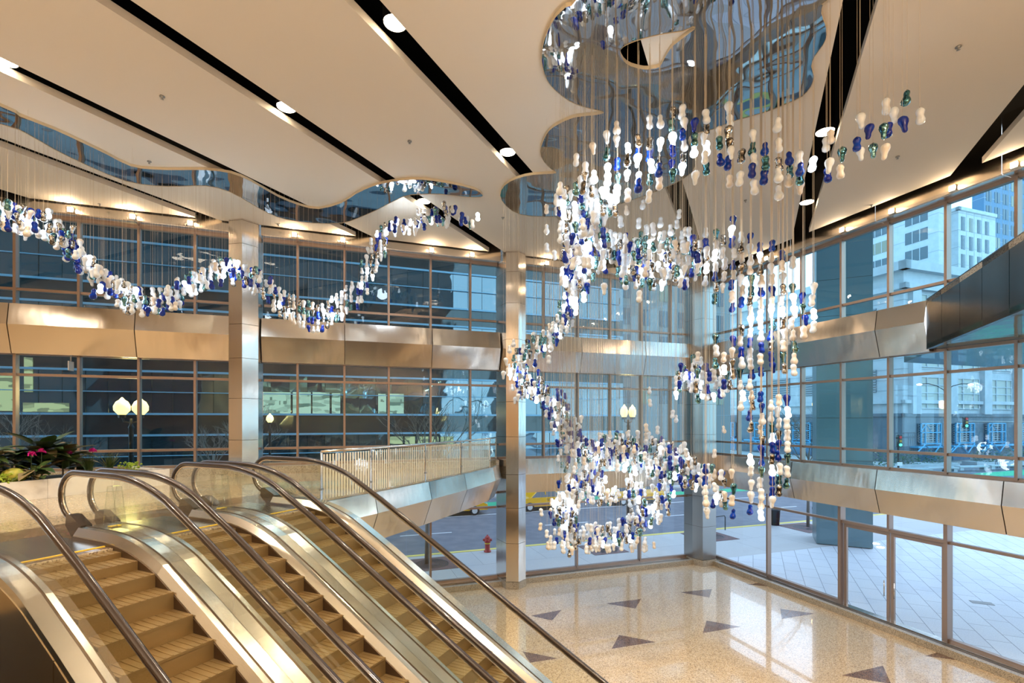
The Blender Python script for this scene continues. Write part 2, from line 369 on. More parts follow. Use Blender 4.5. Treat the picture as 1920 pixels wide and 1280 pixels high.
window(Q, '', .1, 6.6, L1[0], L1[1], [.43, 3.54], L1[2]); window(Q, '', 9.76, 17, L1[0], L1[1], [12.9, 16], L1[2])
window(Q, '', 6.6, 9.76, 3.03, L1[1], [8.2], [])
# the pair of glazed doors
jm = MB(); jm.span(Q, 6.56, 6.66, -.08, .16, 0, 3.62); jm.span(Q, 9.72, 9.82, -.08, .16, 0, 3.62); jm.span(Q, 6.6, 9.76, -.06, .12, 2.99, 3.09)
tag(jm.build('trim_1', M['frame']), kind='structure')
for i, (a, b_) in enumerate(((6.70, 8.19), (8.23, 9.71))):
    d = empty('door_%d' % (i+1), kind='structure')
    m = MB()
    for s0, s1, z0, z1 in ((a, a+.09, .06, 2.97), (b_-.09, b_, .06, 2.97), (a+.09, b_-.09, .06, .22), (a+.09, b_-.09, 2.87, 2.97)): m.span(Q, s0, s1, -.03, .05, z0, z1)
    m.build('door_frame', M['frame'], d)
    m = MB(); m.add([Q(a+.09, .01, .22), Q(b_-.09, .01, .22), Q(b_-.09, .01, 2.87), Q(a+.09, .01, 2.87)], [(0, 1, 2, 3)]); m.build('pane', M['clearglass'], d, fix=False)
    hs = b_-.13 if i == 0 else a+.13
    m = MB(); m.tube([Q(hs, .1, .95), Q(hs, .1, 1.45)], .015); m.build('pull_handle', M['railsteel'], d, True)

# granite curb and steel sills
def strip(name, mt, fr, u0, u1, v0, v1, z0, z1):
    m = MB(); m.span(fr, u0, u1, v0, v1, z0, z1); return tag(m.build(name, mt), kind='structure')
strip('baseboard_street', M['granite'], P, -28, -.9, .22, .52, 0, .20)
strip('trim_2', M['steel'], P, -28, -.3, -.04, .22, 0, .24)
strip('baseboard_plaza', M['granite'], Q, .5, 17.4, .22, .52, 0, .20)
strip('trim_3', M['steel'], Q, .3, 17.4, -.04, .22, 0, .24)
strip('trim_4', M['skirt'], Q, 1.1, 17.4, .24, .34, .19, .206)
strip('trim_5', M['skirt'], P, -28, -1.2, .24, .34, .19, .206)
strip('baseboard_landing', M['granite'], P, -28, -10.4, .05, .46, ZF2, 4.93)
# sloped steel bands
bandn = [0]
def band(fr, joints, zt, zf, zb, side='steelb', cut0=0, cut1=0):
    bandn[0] += 1
    g = empty('trim_%d' % (20+bandn[0]), kind='structure')
    for a, b_ in zip(joints, joints[1:]):
        a2, b2 = a+.012, b_-.012
        m = MB()
        ring = [(.0, zt), (.40, zt), (.50, zf), (.28, zb), (.0, zb)]
        m.loft([[fr(a2, v, z) for v, z in ring], [fr(b2, v, z) for v, z in ring]])
        m.build('panel', M['steelb'], g)
    m = MB(); m.span(fr, joints[0], joints[-1], .01, .27, zb+.02, zt-.02); m.build('joint_backing', M['skirt'], g)
    return g
band(P, [-28.5, -25.46, -22.35, -19.66], 9.93, 9.30, 8.47)
band(P, [-18.80, -16.13, -13.02, -10.34], 9.93, 9.30, 8.47)
band(P, [-9.42, -6.8, -3.7, -.9], 9.93, 9.30, 8.47)
band(Q, [.45, 1.98, 4.95, 8.05, 9.45], 9.93, 9.30, 8.47)
band(P, [-9.42, -6.8, -3.7, -.9], 4.94, 4.33, 3.57)
band(Q, [.45, 1.98, 4.95, 8.05, 11.2, 14.3, 17.4], 4.94, 4.33, 3.57)
# fascia + soffit above the top windows
def fascia(fr, joints):
    bandn[0] += 1
    g = empty('trim_%d' % (20+bandn[0]), kind='structure')
    for a, b_ in zip(joints, joints[1:]):
        m = MB(); m.span(fr, a+.008, b_-.008, .44, .48, 12.72, ZPL); m.build('fascia_panel', M['steelb'], g)
        m = MB(); m.span(fr, a+.008, b_-.008, -.02, .44, 12.70, 12.74); m.build('soffit_panel', M['steelb'], g)
fascia(P, [-28.4, -25.46, -22.35, -19.66]); fascia(P, [-18.80, -16.13, -13.02, -10.34]); fascia(P, [-9.42, -6.8, -3.7, -.4])
fascia(Q, [.4, 1.98, 4.95, 8.05, 11.2, 14.3, 17.4])
# wide panels turning off the plaza wall along the diagonal (upper level edge)
m0 = Q(9.47, .45, 0)
gb = empty('trim_40', kind='structure')
for i in range(6):
    a = m0 - D1*(i*1.28+.01 if i else 0); b_ = m0 - D1*((i+1)*1.28-.01)
    n_ = Vector((D1.y, -D1.x, 0))*.12
    m = MB(); m.prism([a, b_, b_+n_, a+n_], 8.52, 9.96); m.build('panel', M['darksteel'], gb)
m = MB(); m.prism([m0, m0-D1*7.68, Q(17.3, 2, 0), Q(17.3, .1, 0), Q(9.5, .1, 0)], 8.55, 8.66); m.build('underside', mat('green reflection soffit', (.10, .22, .20), .08, .6, bump=(2, .15, .05)), gb)  # green reflection put into the dark glossy metal's base colour
m = MB(); m.prism([m0, m0-D1*7.68, Q(17.3, 2, 0), Q(17.3, .1, 0), Q(9.5, .1, 0)], 9.80, 9.93); m.build('upper_floor_edge', M['floor2'], gb)

# columns
def column(name, pts, z0, z1, joints, mt, label):
    c = empty(name, P(*pts['o'], z0), kind='structure'); c['label'] = label
    base = c.location
    zs = [z0+.28] + [j for j in joints if z0+.5 < j < z1-.2] + [z1]
    poly = [P(u, v, 0) - Vector((base.x, base.y, 0)) for u, v in pts['p']]
    for a, b_ in zip(zs, zs[1:]):
        m = MB(); m.prism(poly, a-z0+.006, b_-z0-.006); m.build('cladding_panel', mt, c)
    cen = sum(poly, Vector())/len(poly)
    m = MB(); m.prism([cen+(q-cen)*.97 for q in poly], .1, z1-z0-.01); m.build('core', M['skirt'], c)
    m = MB(); m.prism([cen+(q-cen)*1.03 for q in poly], 0, .27); m.build('granite_base', M['granite'], c)
    return c
J = [1.75, 3.1, 4.4, 5.85, 7.2, 8.5, 9.6, 11.0, 12.2, 12.95]
column('column', dict(o=(-9.9, .6), p=[(-10.36, -.05), (-10.25, .86), (-9.81, 1.06), (-9.42, .80), (-9.40, -.05)]), 0, 14.1, J, M['steel'], 'faceted brushed steel column standing on the lower terrazzo floor where the landing ends')
column('column', dict(o=(-19.2, .6), p=[(-19.72, -.05), (-19.70, .76), (-19.27, 1.02), (-18.84, .72), (-18.80, -.05)]), ZF2, 14.1, J, M['steel'], 'faceted brushed steel column rising from the upper landing behind the escalators')
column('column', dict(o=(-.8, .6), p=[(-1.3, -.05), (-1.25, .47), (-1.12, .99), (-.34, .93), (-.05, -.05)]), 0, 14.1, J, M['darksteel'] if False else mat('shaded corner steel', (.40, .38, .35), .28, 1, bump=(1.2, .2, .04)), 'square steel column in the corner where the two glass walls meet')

# ------------------------------------------------------------------ ceiling slabs between black slots
def clip(poly, n, c, keep):
    out = []
    for i in range(len(poly)):
        a, b_ = poly[i], poly[(i+1) % len(poly)]
        da, db = (a.x*n[0]+a.y*n[1]-c)*keep, (b_.x*n[0]+b_.y*n[1]-c)*keep
        if da >= 0: out.append(a)
        if da*db < 0: out.append(a + (b_-a)*(da/(da-db)))
    return out
ROOF = [P(-33.9, .58, 0), P(-.95, .58, 0), P(-.95, 26, 0), P(-33.9, 26, 0)]
K = D1.x/D1.y
ce = empty('ceiling', kind='structure')
def slotc(k): return -2.05 - K*7.72 + 3.86*k
for k in range(-9, 9):
    pl = clip(ROOF, (1, -K), slotc(k), 1)
    if len(pl) > 2: pl = clip(pl, (1, -K), slotc(k+1)-.545, -1)
    if len(pl) < 3: continue
    m = MB(); m.mi = 1; m.prism(pl, ZCEIL, ZCEIL+.15); m.m[0] = 0
    m.build('ceiling_panel', [M['ceil'], M['slabside']], ce)
m = MB(); m.prism([P(-34, -.1, 0), P(0, -.1, 0), P(0, 26.2, 0), P(-34, 26.2, 0)], ZPL, ZPL+.3); m.build('black_plenum', M['black'], ce)

# slot downlights
def slot_light(px, py, beam=420):
    p = on_plane_z(px, py, ZCEIL+.16)
    t = empty('ceiling_downlight', (p.x, p.y, ZCEIL+.15), kind=None)
    m = MB(); m.lathe([(.20, 0), (.205, .02), (.205, .95), (.0, .95)], n=20, caps=False); m.build('housing', M['black'], t, True)
    m = MB(); m.lathe([(.0, -.001), (.185, 0), (.19, .02), (0, .03)], n=20, caps=False); m.build('lens', M['lampglow'], t, True)
    lamp('beam', 'SPOT', (p.x, p.y, ZCEIL+.12), beam, WARM, .16, (0, 0, 0), 2.2)
    return t
spots = [(741, 43, 'round downlight in the slot nearest the top centre of the ceiling'), (537, 201, 'round downlight in the long slot left of centre'),
         (952, 285, 'round downlight at the far end of the centre slot beside the mirror'), (795, 377, 'round downlight beyond the end of the wavy mirror ribbon'),
         (8, 113, 'round downlight at the left frame edge of the ceiling'), (1547, 247, 'round downlight behind two cream pendants in the right slot'),
         (1513, 379, 'round downlight at the low end of the right slot')]
for px, py, lb in spots: tag(slot_light(px, py), lb, 'ceiling light', 'round downlights in the ceiling slots')
# fascia lights
fas = []
def fascia_light(fr, u, lb):
    p = fr(u, .49, 12.80)
    t = empty('fascia_light', p, TH if fr is P else TH-PI/2)
    m = MB(); m.box((0, -.02, .02), (.16, .05, .16)); m.build('housing', M['railsteel'], t)
    m = MB(); m.box((0, -.052, .02), (.13, .012, .13)); m.build('lens', M['fasciaglow'], t)
    lo = fr(u, .62, 12.86); lamp('beam', 'POINT', lo, 26, (1, .70, .42), .05)
    tag(t, lb, 'wall light', 'small square lights along the steel fascia')
ordn = ['first', 'second', 'third', 'fourth', 'fifth', 'sixth', 'seventh', 'eighth', 'ninth', 'tenth', 'eleventh', 'twelfth', 'thirteenth', 'fourteenth', 'fifteenth', 'sixteenth', 'seventeenth', 'eighteenth', 'nineteenth', 'twentieth']
ordn += ['twenty-' + x for x in ordn[:9]] + ['thirtieth'] + ['thirty-' + x for x in ordn[:9]]
def u_of(px, fr, v):
    o_ = fr(0, v, 0); d = A if fr is P else B; k = (px-960)/F
    return (k*o_.y-o_.x)/(d.x-k*d.y)
for i, px in enumerate((133, 249, 357)): fascia_light(P, u_of(px, P, .49), 'small square light on the steel fascia left of the landing column, %s from the left' % ordn[i])
for i, px in enumerate((552, 643, 809, 885)): fascia_light(P, u_of(px, P, .49), 'small square light on the steel fascia between the two tall columns, %s from the left' % ordn[i])
for i, px in enumerate((1025, 1180)): fascia_light(P, u_of(px, P, .49), 'small square light on the steel fascia behind the pendant swarm, %s from the left' % ordn[i])
for i, px in enumerate((1438, 1580, 1673, 1787, 1903)): fascia_light(Q, u_of(px, Q, .49), 'small square light above the plaza windows, %s counted from the corner column' % ordn[i])
# sprinklers
for i, (px, py) in enumerate([(304, 180), (768, 264), (280, 302), (187, 382), (522, 420), (943, 407), (1797, 87), (1683, 293), (1634, 384), (1398, 375), (800, 478), (640, 365), (858, 0)][:11]):
    p = on_plane_z(px, py, ZCEIL)
    m = MB(); m.lathe([(.045, 0), (.05, -.02), (.02, -.035), (.015, -.06), (.03, -.065), (.0, -.07)], n=10)
    lbls = ['left of the centre slot', 'in the middle panel above the wavy ribbon', 'just above the left mirror ribbon', 'in the far left panel below the ribbon', 'beside the landing column top', 'left of the hanging swarm near the mirror tip', 'in the large right hand panel', 'right of the pendant tail', 'near the plaza window fascia', 'seen between the pendant cables', 'at the far edge near the fascia between columns']
    ob = m.build('sprinkler_head', M['gray'], None, True); ob.location = (p.x, p.y, ZCEIL)
    tag(ob, 'grey sprinkler head on the cream ceiling ' + lbls[i], 'sprinkler', 'ceiling sprinkler heads')

# ------------------------------------------------------------------ mirrors
def smooth_poly(pts, n=3):
    out = []
    L = len(pts)
    for i in range(L):
        p0, p1, p2, p3 = pts[i-1], pts[i], pts[(i+1) % L], pts[(i+2) % L]
        for j in range(n):
            t = j/n
            out.append(.5*((2*p1)+(p2-p0)*t+(2*p0-5*p1+4*p2-p3)*t*t+(3*p1-p0-3*p2+p3)*t**3))
    return out
def mirror(name, outer, hole, label):
    ZM = 12.94
    g = empty(name, (0, 0, 0)); tag(g, label, 'mirror', 'mirrored ceiling panels')
    bm = bmesh.new()
    loops = [outer] + ([hole] if hole else [])
    es = []
    for lp in loops:
        vs = [bm.verts.new((p.x, p.y, ZM)) for p in lp]
        es += [bm.edges.new((vs[i], vs[(i+1) % len(vs)])) for i in range(len(vs))]
    bmesh.ops.triangle_fill(bm, edges=es, use_beauty=True, use_dissolve=False, normal=(0, 0, -1))
    me = bpy.data.meshes.new('mirror_sheet'); bm.to_mesh(me); bm.free(); me.materials.append(M['mirror'])
    ob = bpy.data.objects.new('mirror_sheet', me); C.objects.link(ob); ob.parent = g
    m = MB()
    for lp in loops:
        n = len(lp); cx = sum((p for p in lp), Vector())/n
        vs = [(p.x, p.y, ZM-.012) for p in lp] + [(p.x, p.y, ZCEIL-.002) for p in lp]
        m.add(vs, [(i, (i+1) % n, n+(i+1) % n, n+i) for i in range(n)])
    m.build('edge_band', M['rim'], g, fix=False)
    return g
def pp(l, z=12.94): return [on_plane_z(x, y, z) for x, y in l]
up = [(0,198),(37,217),(101,242),(151,265),(201,289),(245,311),(289,317),(340,318),(386,318),(433,324),(470,339),(521,368),(564,385),(598,391),(640,380),(667,363),(700,348),(741,339),(791,336),(841,343),(889,354)]
tip = [(904,364),(902,369)]
lo = [(875,369),(828,364),(788,364),(754,369),(707,393),(670,409),(640,418),(588,418),(537,411),(504,400),(470,381),(430,359),(386,348),(336,349),(289,348),(235,339),(168,312),(101,279),(50,250),(0,232)]
ribbon = pp(up) + pp(tip) + pp(lo)
# carry the ribbon on past the frame edge
s0 = on_plane_z(0, 198, 12.94); s1 = on_plane_z(0, 232, 12.94)
ribbon = ribbon + [s1+Vector((-1.5, -1.2, 0)), s1+Vector((-4, -3.2, 0)), s1+Vector((-5, -4.6, 0)), s0+Vector((-3, -3.4, 0)), s0+Vector((-1.2, -1.5, 0))]
rib_poly = smooth_poly(ribbon, 2)
mirror('ceiling_mirror', rib_poly, None, 'narrow wavy mirror ribbon winding across the left ceiling above the pendant wave')
ml = [(1080,0),(1061,12),(1041,32),(1028,55),(1019,81),(1016,106),(1018,126),(1026,150),(1041,169),(1067,189),(1097,201),(1122,207),(1132,211),(1114,215),(1077,219),(1047,232),(1030,244),(1019,262),(1013.5,285),(1019.6,302),(1034,317),(1043,322),(1036,325),(999,327),(969,334),(946,347),(938,366),(949,386),(976,402),(1020,406),(1070,404),(1130,392),(1200,370),(1262,345),(1298,322),(1303,300),(1296,275),(1290,262),(1300,251),(1337,242),(1381,225),(1432,211),(1473,195),(1503,181),(1520,162),(1526,142),(1521,124),(1527,106),(1543,84),(1550,65),(1547,45),(1540,24),(1543,8),(1552,0)]
mb_ = pp(ml)
e0, e1 = mb_[-1], mb_[0]
mb_ += [e0+Vector((.55, -.7, 0)), e0+Vector((.2, -2.0, 0)), (e0+e1)/2+Vector((0, -2.7, 0)), e1+Vector((.1, -2.1, 0)), e1+Vector((-.05, -.8, 0))]
big_poly = smooth_poly(mb_, 2)
hl = [(1162.5,97),(1169,87),(1185,79),(1203,73),(1244,63),(1280,58),(1299,50),(1303,53),(1290,63),(1264,83),(1252,98),(1244,112),(1237,124),(1222,128),(1207,129),(1183,123),(1169,113)]
mirror('ceiling_mirror', big_poly, smooth_poly(pp(hl), 2), 'large three-lobed mirror with a leaf-shaped opening above the main pendant swarm')
def inside(p, poly):
    c = False; n = len(poly)
    for i in range(n):
        a, b_ = poly[i], poly[i-1]
        if (a.y > p.y) != (b_.y > p.y) and p.x < (b_.x-a.x)*(p.y-a.y)/(b_.y-a.y)+a.x: c = not c
    return c
def top_z(p):
    if inside(p, rib_poly) or inside(p, big_poly): return 12.94
    c = p.x - K*p.y - slotc(0)
    f = (c + .545) % 3.86
    return ZPL if f < .545 else ZCEIL

# ------------------------------------------------------------------ pendants
SH = {'pear': [(.0, 0), (.022, -.004), (.040, -.025), (.043, -.05), (.038, -.075), (.042, -.10), (.062, -.135), (.068, -.165), (.058, -.20), (.034, -.222), (.0, -.23)],
      'inv': [(.0, 0), (.030, -.004), (.056, -.025), (.066, -.058), (.060, -.092), (.044, -.125), (.036, -.155), (.036, -.185), (.030, -.212), (.016, -.227), (.0, -.23)],
      'nut': [(.0, 0), (.026, -.004), (.050, -.026), (.058, -.055), (.050, -.085), (.043, -.112), (.050, -.14), (.060, -.17), (.054, -.205), (.030, -.225), (.0, -.23)]}
SHN = {'pear': 'pear-shaped', 'inv': 'upturned pear-shaped', 'nut': 'peanut-shaped'}
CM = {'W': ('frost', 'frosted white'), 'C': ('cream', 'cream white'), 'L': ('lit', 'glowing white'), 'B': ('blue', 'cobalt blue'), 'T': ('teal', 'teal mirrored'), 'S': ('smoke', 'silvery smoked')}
def lop(prof, c, sc, n, lean):
    pr = list(prof)
    return [[c + Vector((sc*(r*math.cos(2*PI*k/n)+lean[0]*z), sc*(r*math.sin(2*PI*k/n)+lean[1]*z), sc*z)) for k in range(n)] for r, z in pr]
protos = {}
for s in SH:
    for c in CM:
        m = MB(); m.loft(lop([(max(r, .003), z) for r, z in SH[s]], Vector(), 1, 12, (R.uniform(-.12, .12), R.uniform(-.12, .12))))
        o_ = m.build('bulb', M[CM[c][0]], None, True); protos[s, c] = o_.data; bpy.data.objects.remove(o_)
m = MB(); m.tube([(0, 0, 0), (0, 0, 1)], .0028, 4); o_ = m.build('cable', M['cable']); cable_me = o_.data; bpy.data.objects.remove(o_)
m = MB(); m.tube([(0, 0, 0), (0, 0, -.015)], .010, 8); o_ = m.build('cap', M['railsteel']); cap_me = o_.data; bpy.data.objects.remove(o_)
def pendant(px, py, d, col, label, group, shape=None):
    shape = shape or R.choice(['pear', 'inv', 'nut', 'nut'])
    if col == 'W' and R.random() < .4: mc = 'C'
    else: mc = col
    p = ray_at(px, py, d); sc = R.uniform(.92, 1.12); zt = p.z + .115*sc
    tz = top_z(p)
    t = empty('pendant_lamp', (p.x, p.y, zt), 0)
    for me, nm in ((protos[shape, mc], 'bulb'), (cable_me, 'cable'), (cap_me, 'cap')):
        ob = bpy.data.objects.new(nm, me); C.objects.link(ob); ob.parent = t
        if nm == 'bulb': ob.scale = (sc, sc, sc); ob.rotation_euler = (0, 0, R.uniform(0, 6.28))
        if nm == 'cable': ob.scale = (1, 1, tz-zt)
        if nm == 'cap': ob.location = (0, 0, .012)
    cn = CM[mc][1]
    tag(t, label.replace('{c}', cn).replace('{s}', SHN[shape]), 'pendant lamp', group)
    return t
# ---- named pendants, one by one
tail = [(1701,183,'T','the highest pendant of the right hand tail'),(1661,199,'W','hanging left of the topmost teal one in the tail'),(1675,216,'W','in the tail directly below the highest pair'),
 (1725,217,'W','farthest right of all, alone against the ceiling'),(1613,227,'W','left end of the raised tail group'),(1692,234,'B','in the tail below the topmost teal pendant'),
 (1667,243,'B','tail centre, overlapping a teal one'),(1657,246,'T','tail centre, half behind a blue one'),(1631,247,'B','in the tail left of the centre pair'),
 (1607,271,'B','lower left in the tail'),(1612,289,'W','under the blue one at the lower left of the tail'),(1637,283,'T','lowest teal one of the tail group'),(1661,284,'W','lowest right pendant of the tail group'),
 (1579,290,'T','between the round downlight slot and the tail group'),(1575,322,'W','large one right of the black slot under the teal pendant'),(1551,328,'B','just right of the black slot, lowest there'),
 (1556,311,'W','just right of the black slot above a blue pendant'),(1557,257,'W','at the round downlight, upper of two'),(1549,270,'W','in front of the round downlight, the lower of two'),(1526,307,'L','brightly glowing in the black slot')]
nind = 0
for x, y, c, lb in tail:
    pendant(x, y, 7.7 + (R.random()-.5)*.3, c, '{c} {s} pendant, ' + lb, 'pendants of the right hand tail'); nind += 1
arc = {1500: [(297,'W'),(318,'B'),(333,'T'),(351,'W')], 1480: [(298,'B'),(322,'T'),(339,'W')], 1458: [(234,'W'),(272,'W'),(308,'S'),(329,'W'),(362,'W')], 1434: [(280,'B'),(306,'T'),(331,'B')],
 1412: [(255,'W'),(278,'T'),(300,'W'),(319,'B'),(350,'W')], 1390: [(293,'S'),(335,'W')], 1368: [(205,'W'),(227,'W'),(249,'S'),(272,'S'),(286,'W'),(305,'B'),(340,'W')], 1347: [(250,'W'),(268,'T'),(300,'B')],
 1323: [(219,'W'),(243,'S'),(260,'W'),(277,'L'),(296,'W'),(316,'T')], 1303: [(235,'B'),(262,'T'),(283,'L'),(334,'W')], 1281: [(209,'W'),(234,'W'),(252,'B'),(272,'W'),(298,'S'),(318,'L')],
 1260: [(212,'S'),(234,'T'),(262,'L'),(282,'B'),(310,'B'),(329,'T')], 1237: [(228,'W'),(270,'L'),(303,'S'),(318,'B'),(342,'W')], 1218: [(228,'W'),(270,'S'),(290,'B'),(311,'L'),(337,'T'),(368,'W')],
 1197: [(264,'S'),(288,'B'),(302,'L'),(334,'W'),(347,'B')], 1178: [(279,'L'),(300,'S'),(330,'L'),(366,'W')], 1157: [(240,'W'),(308,'B'),(265,'W'),(336,'T'),(357,'L')], 1138: [(257,'W'),(288,'T'),(318,'L'),(337,'L'),(361,'L')],
 1112: [(279,'W'),(332,'L'),(358,'S')], 1096: [(316,'W'),(335,'S'),(352,'S')], 1080: [(299,'W'),(354,'T')], 1052: [(354,'W')]}
xs = sorted(arc, reverse=True)
for ci, x in enumerate(xs):
    l = sorted(arc[x])
    for i, (y, c) in enumerate(l):
        d = 8.0 + (1500-x)/450*.9 + R.uniform(-.2, .2)
        pos = ordn[i] + ' from the top' if len(l) > 1 else 'hanging alone'
        pendant(x + R.uniform(-2, 2), y, d, c, "{c} pendant, %s in the arc's %s column from the right" % (pos, ordn[ci]), 'pendants of the upper arc'); nind += 1
def choose():
    r = R.random()
    return 'W' if r < .47 else 'L' if r < .56 else 'B' if r < .74 else 'S' if r < .88 else 'T'
strings = [(1525, [(540, 612)]), (1507, [(556, 622)]), (1487, [(494, 512), (540, 695)]), (1468, [(480, 690)]), (1447, [(462, 690), (760, 940)]), (1427, [(462, 695), (745, 965)]),
           (1408, [(446, 800), (860, 955)]), (1390, [(444, 565), (620, 760)]), (1374, [(415, 575), (640, 700), (890, 965)]), (1357, [(450, 540), (668, 720)]), (1341, [(440, 560), (636, 680)]), (1323, [(436, 525), (880, 960)]), (1476, [(750, 905)]), (1460, [(750, 920)])]
later = []
strings.sort(key=lambda q: -q[0])
for si, (x, rs) in enumerate(strings):
    k = 0
    for y0, y1 in rs:
        n = max(1, int((y1-y0)/19.5)+1)
        for i in range(n):
            y = y0 + (y1-y0)*i/max(1, n-1) + R.uniform(-2, 2)
            if nind >= 300: later.append((x + R.uniform(-2.2, 2.2), y, 9.6 + (1525-x)/200*.9)); continue
            pendant(x + R.uniform(-2.2, 2.2), y, 9.6 + (1525-x)/200*.9 + R.uniform(-.15, .15), choose(), '{c} glass pendant, %s down the %s long vertical string from the right' % (ordn[k], ordn[si]), 'pendants of the long vertical strings')
            k += 1; nind += 1
print('individual pendants', nind)
# ---- the rest of the swarm and the left wave: past three hundred, one object
rest = MB(); MATS = ['frost', 'cream', 'lit', 'blue', 'teal', 'smoke', 'cable']
idx = {'W': 0, 'C': 1, 'L': 2, 'B': 3, 'T': 4, 'S': 5}
nrest = 0
def put(px, py, d, col=None, cab=True):
    global nrest
    col = col or choose()
    if col == 'W' and R.random() < .17: col = 'C'
    p = ray_at(px, py, d); sc = R.uniform(.90, 1.12); zt = p.z+.115*sc; pr = SH[R.choice(['pear', 'inv', 'nut', 'nut'])]
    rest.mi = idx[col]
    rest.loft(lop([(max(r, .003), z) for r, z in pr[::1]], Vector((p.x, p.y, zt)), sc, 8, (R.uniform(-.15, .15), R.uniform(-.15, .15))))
    if cab:
        rest.mi = 6; tz = top_z(p); r = .0018
        a, b_, c = [(p.x + r*math.cos(q), p.y + r*math.sin(q)) for q in (0, 2.1, 4.2)]
        rest.add([(*a, zt), (*b_, zt), (*c, zt), (*a, tz), (*b_, tz), (*c, tz)], [(0, 1, 4, 3), (1, 2, 5, 4), (2, 0, 3, 5)])
    nrest += 1
cabn = [0]
def stroke(pts, n, half, d0, d1, ex=0, every=1):
    # pts: centre path; half: half thickness
    L = [0]
    for a, b_ in zip(pts, pts[1:]): L.append(L[-1] + math.hypot(b_[0]-a[0], b_[1]-a[1]))
    for i in range(n):
        t = (i + R.random())/n*L[-1]; j = 0
        while j < len(pts)-2 and L[j+1] < t: j += 1
        f = (t-L[j])/(L[j+1]-L[j]); x = pts[j][0]+(pts[j+1][0]-pts[j][0])*f; y = pts[j][1]+(pts[j+1][1]-pts[j][1])*f
        h = half if not isinstance(half, (list, tuple)) else half[j]+(half[j+1]-half[j])*f
        r = h*math.sqrt(R.random()); a = R.uniform(0, 2*PI)
        if R.random() < .07: r *= 1.5
        q = t/L[-1]
        put(x + r*math.cos(a)*.9, y + r*math.sin(a), d0+(d1-d0)*q + R.uniform(-.35, .35)*2*(r/ max(h, 1)), cab=(i % (every+1 if every < 3 else every) == 0))
for q in later: put(*q)
print('string rest', len(later))
stroke([(1085, 360), (1075, 400), (1090, 450), (1095, 500), (1075, 535)], 175, [38, 45, 52, 50, 25], 9.6, 11.2)
stroke([(1150, 375), (1110, 410), (1130, 440)], 36, 26, 9.3, 10)
stroke([(1130, 470), (1180, 490), (1230, 500), (1290, 495)], 145, [42, 40, 42, 40], 11.0, 10.3)
stroke([(1180, 460), (1225, 440), (1290, 445)], 26, 18, 11, 11)
for x, y in ((1025,392),(1025,430),(1025,464),(1039,478),(1045,395),(1162,418),(1153,444),(1163,415),(1198,418),(1239,417),(1257,431),(1269,420),(1274,401),(1292,435),(1144,440),(1206,384),(1174,394),(1309,497)): put(x, y, 11 + R.uniform(-.3, .3), 'W')
stroke([(1074, 545), (1066, 580), (1055, 610), (1030, 635), (1000, 652), (975, 675), (968, 705)], 130, [14, 22, 22, 20, 20, 22, 24], 13.4, 15.6)
stroke([(968, 705), (990, 725), (1020, 735), (1045, 760), (1060, 795), (1072, 825), (1070, 850)], 225, [22, 25, 26, 26, 28, 34, 34], 15.6, 15.2)
stroke([(1090, 850), (1140, 845), (1190, 850), (1240, 860), (1280, 880), (1305, 890)], 330, [30, 34, 38, 36, 36, 30], 15.0, 12.2)
stroke([(1120, 880), (1085, 905), (1065, 935), (1058, 970), (1065, 1000), (1095, 1012)], 200, [34, 34, 34, 32, 28, 20], 14.6, 14.6)
stroke([(1095, 1005), (1140, 1005), (1180, 990), (1210, 970), (1235, 945), (1250, 920)], 120, [24, 22, 24, 26, 26, 26], 14.4, 13.8)
stroke([(1110, 930), (1160, 920), (1210, 925)], 44, 22, 14, 14)
for i in range(26): put(1030 + R.uniform(-12, 200), 1012 + R.uniform(-4, 18) - abs(i-10)*.2, 14.2, 'W')
for x, y in ((1014,960),(1014,987),(1025,1000),(1040,1022),(1055,1030),(1072,1032),(1100,1030),(1117,1028),(1137,1029),(1143,1029),(1165,1024),(1196,1012),(1150,1025),(1218,732),(1218,755),(1211,802),(1233,806),(1262,776),(1268,785),(948,678),(955,655),(963,643),(944,703),(972,745),(1007,648),(1029,674),(1340,850),(1283,836),(1279,840),(1356,805)): put(x, y, 13.5, 'W')
stroke([(1278, 720), (1300, 710), (1330, 715), (1345, 720)], 80, [30, 38, 38, 26], 12.2, 11.0)
stroke([(1320, 890), (1345, 905), (1350, 940)], 22, [20, 24, 20], 12, 11.2)
stroke([(1300, 480), (1312, 470)], 14, 30, 10.4, 10.2)
# left wave
wave = [(-40, 395), (0, 400), (35, 408), (75, 420), (110, 440), (145, 478), (185, 520), (225, 552), (262, 568), (300, 564), (345, 545), (390, 515), (430, 505), (470, 518), (505, 545)]
wd = [10.2, 10.6, 10.9, 11.2, 11.5, 11.9, 12.3, 12.6, 12.9, 13.2, 13.3, 13.4, 13.6, 13.8, 14.1]
for i in range(len(wave)-1):
    x0, y0 = wave[i]; x1, y1 = wave[i+1]; n = int(math.hypot(x1-x0, y1-y0)*.62)
    stroke([(x0, y0), (x1, y1)], n, 22, wd[i], wd[i+1], every=3)
for x in range(515, 668, 9):
    t = (x-515)/150; yc = 560 + 38*math.sin(min(t, 1)*PI*.85) - max(0, (x-600))*.45
    for j in range(4 if x < 560 else 4): put(x + R.uniform(-1, 1), yc - 22 + j*14 + R.uniform(-3, 3), 14.2+t*1.2, cab=(j == 0))
for x, a, b_ in ((671, 535, 575), (678, 495, 570), (688, 470, 560), (697, 455, 530), (706, 440, 515), (714, 430, 490), (722, 425, 480)):
    for j in range(int((b_-a)/13)+1): put(x + R.uniform(-1.5, 1.5), a + j*13 + R.uniform(-2, 2), 15.2, cab=(j == 0))
stroke([(720, 440), (745, 425), (775, 415), (810, 410), (850, 405), (882, 415)], 75, [22, 20, 22, 20, 18, 16], 14.8, 14.2, every=2)
ro = rest.build('pendant_lamps', [M[k] for k in MATS], None, True, fix=False)
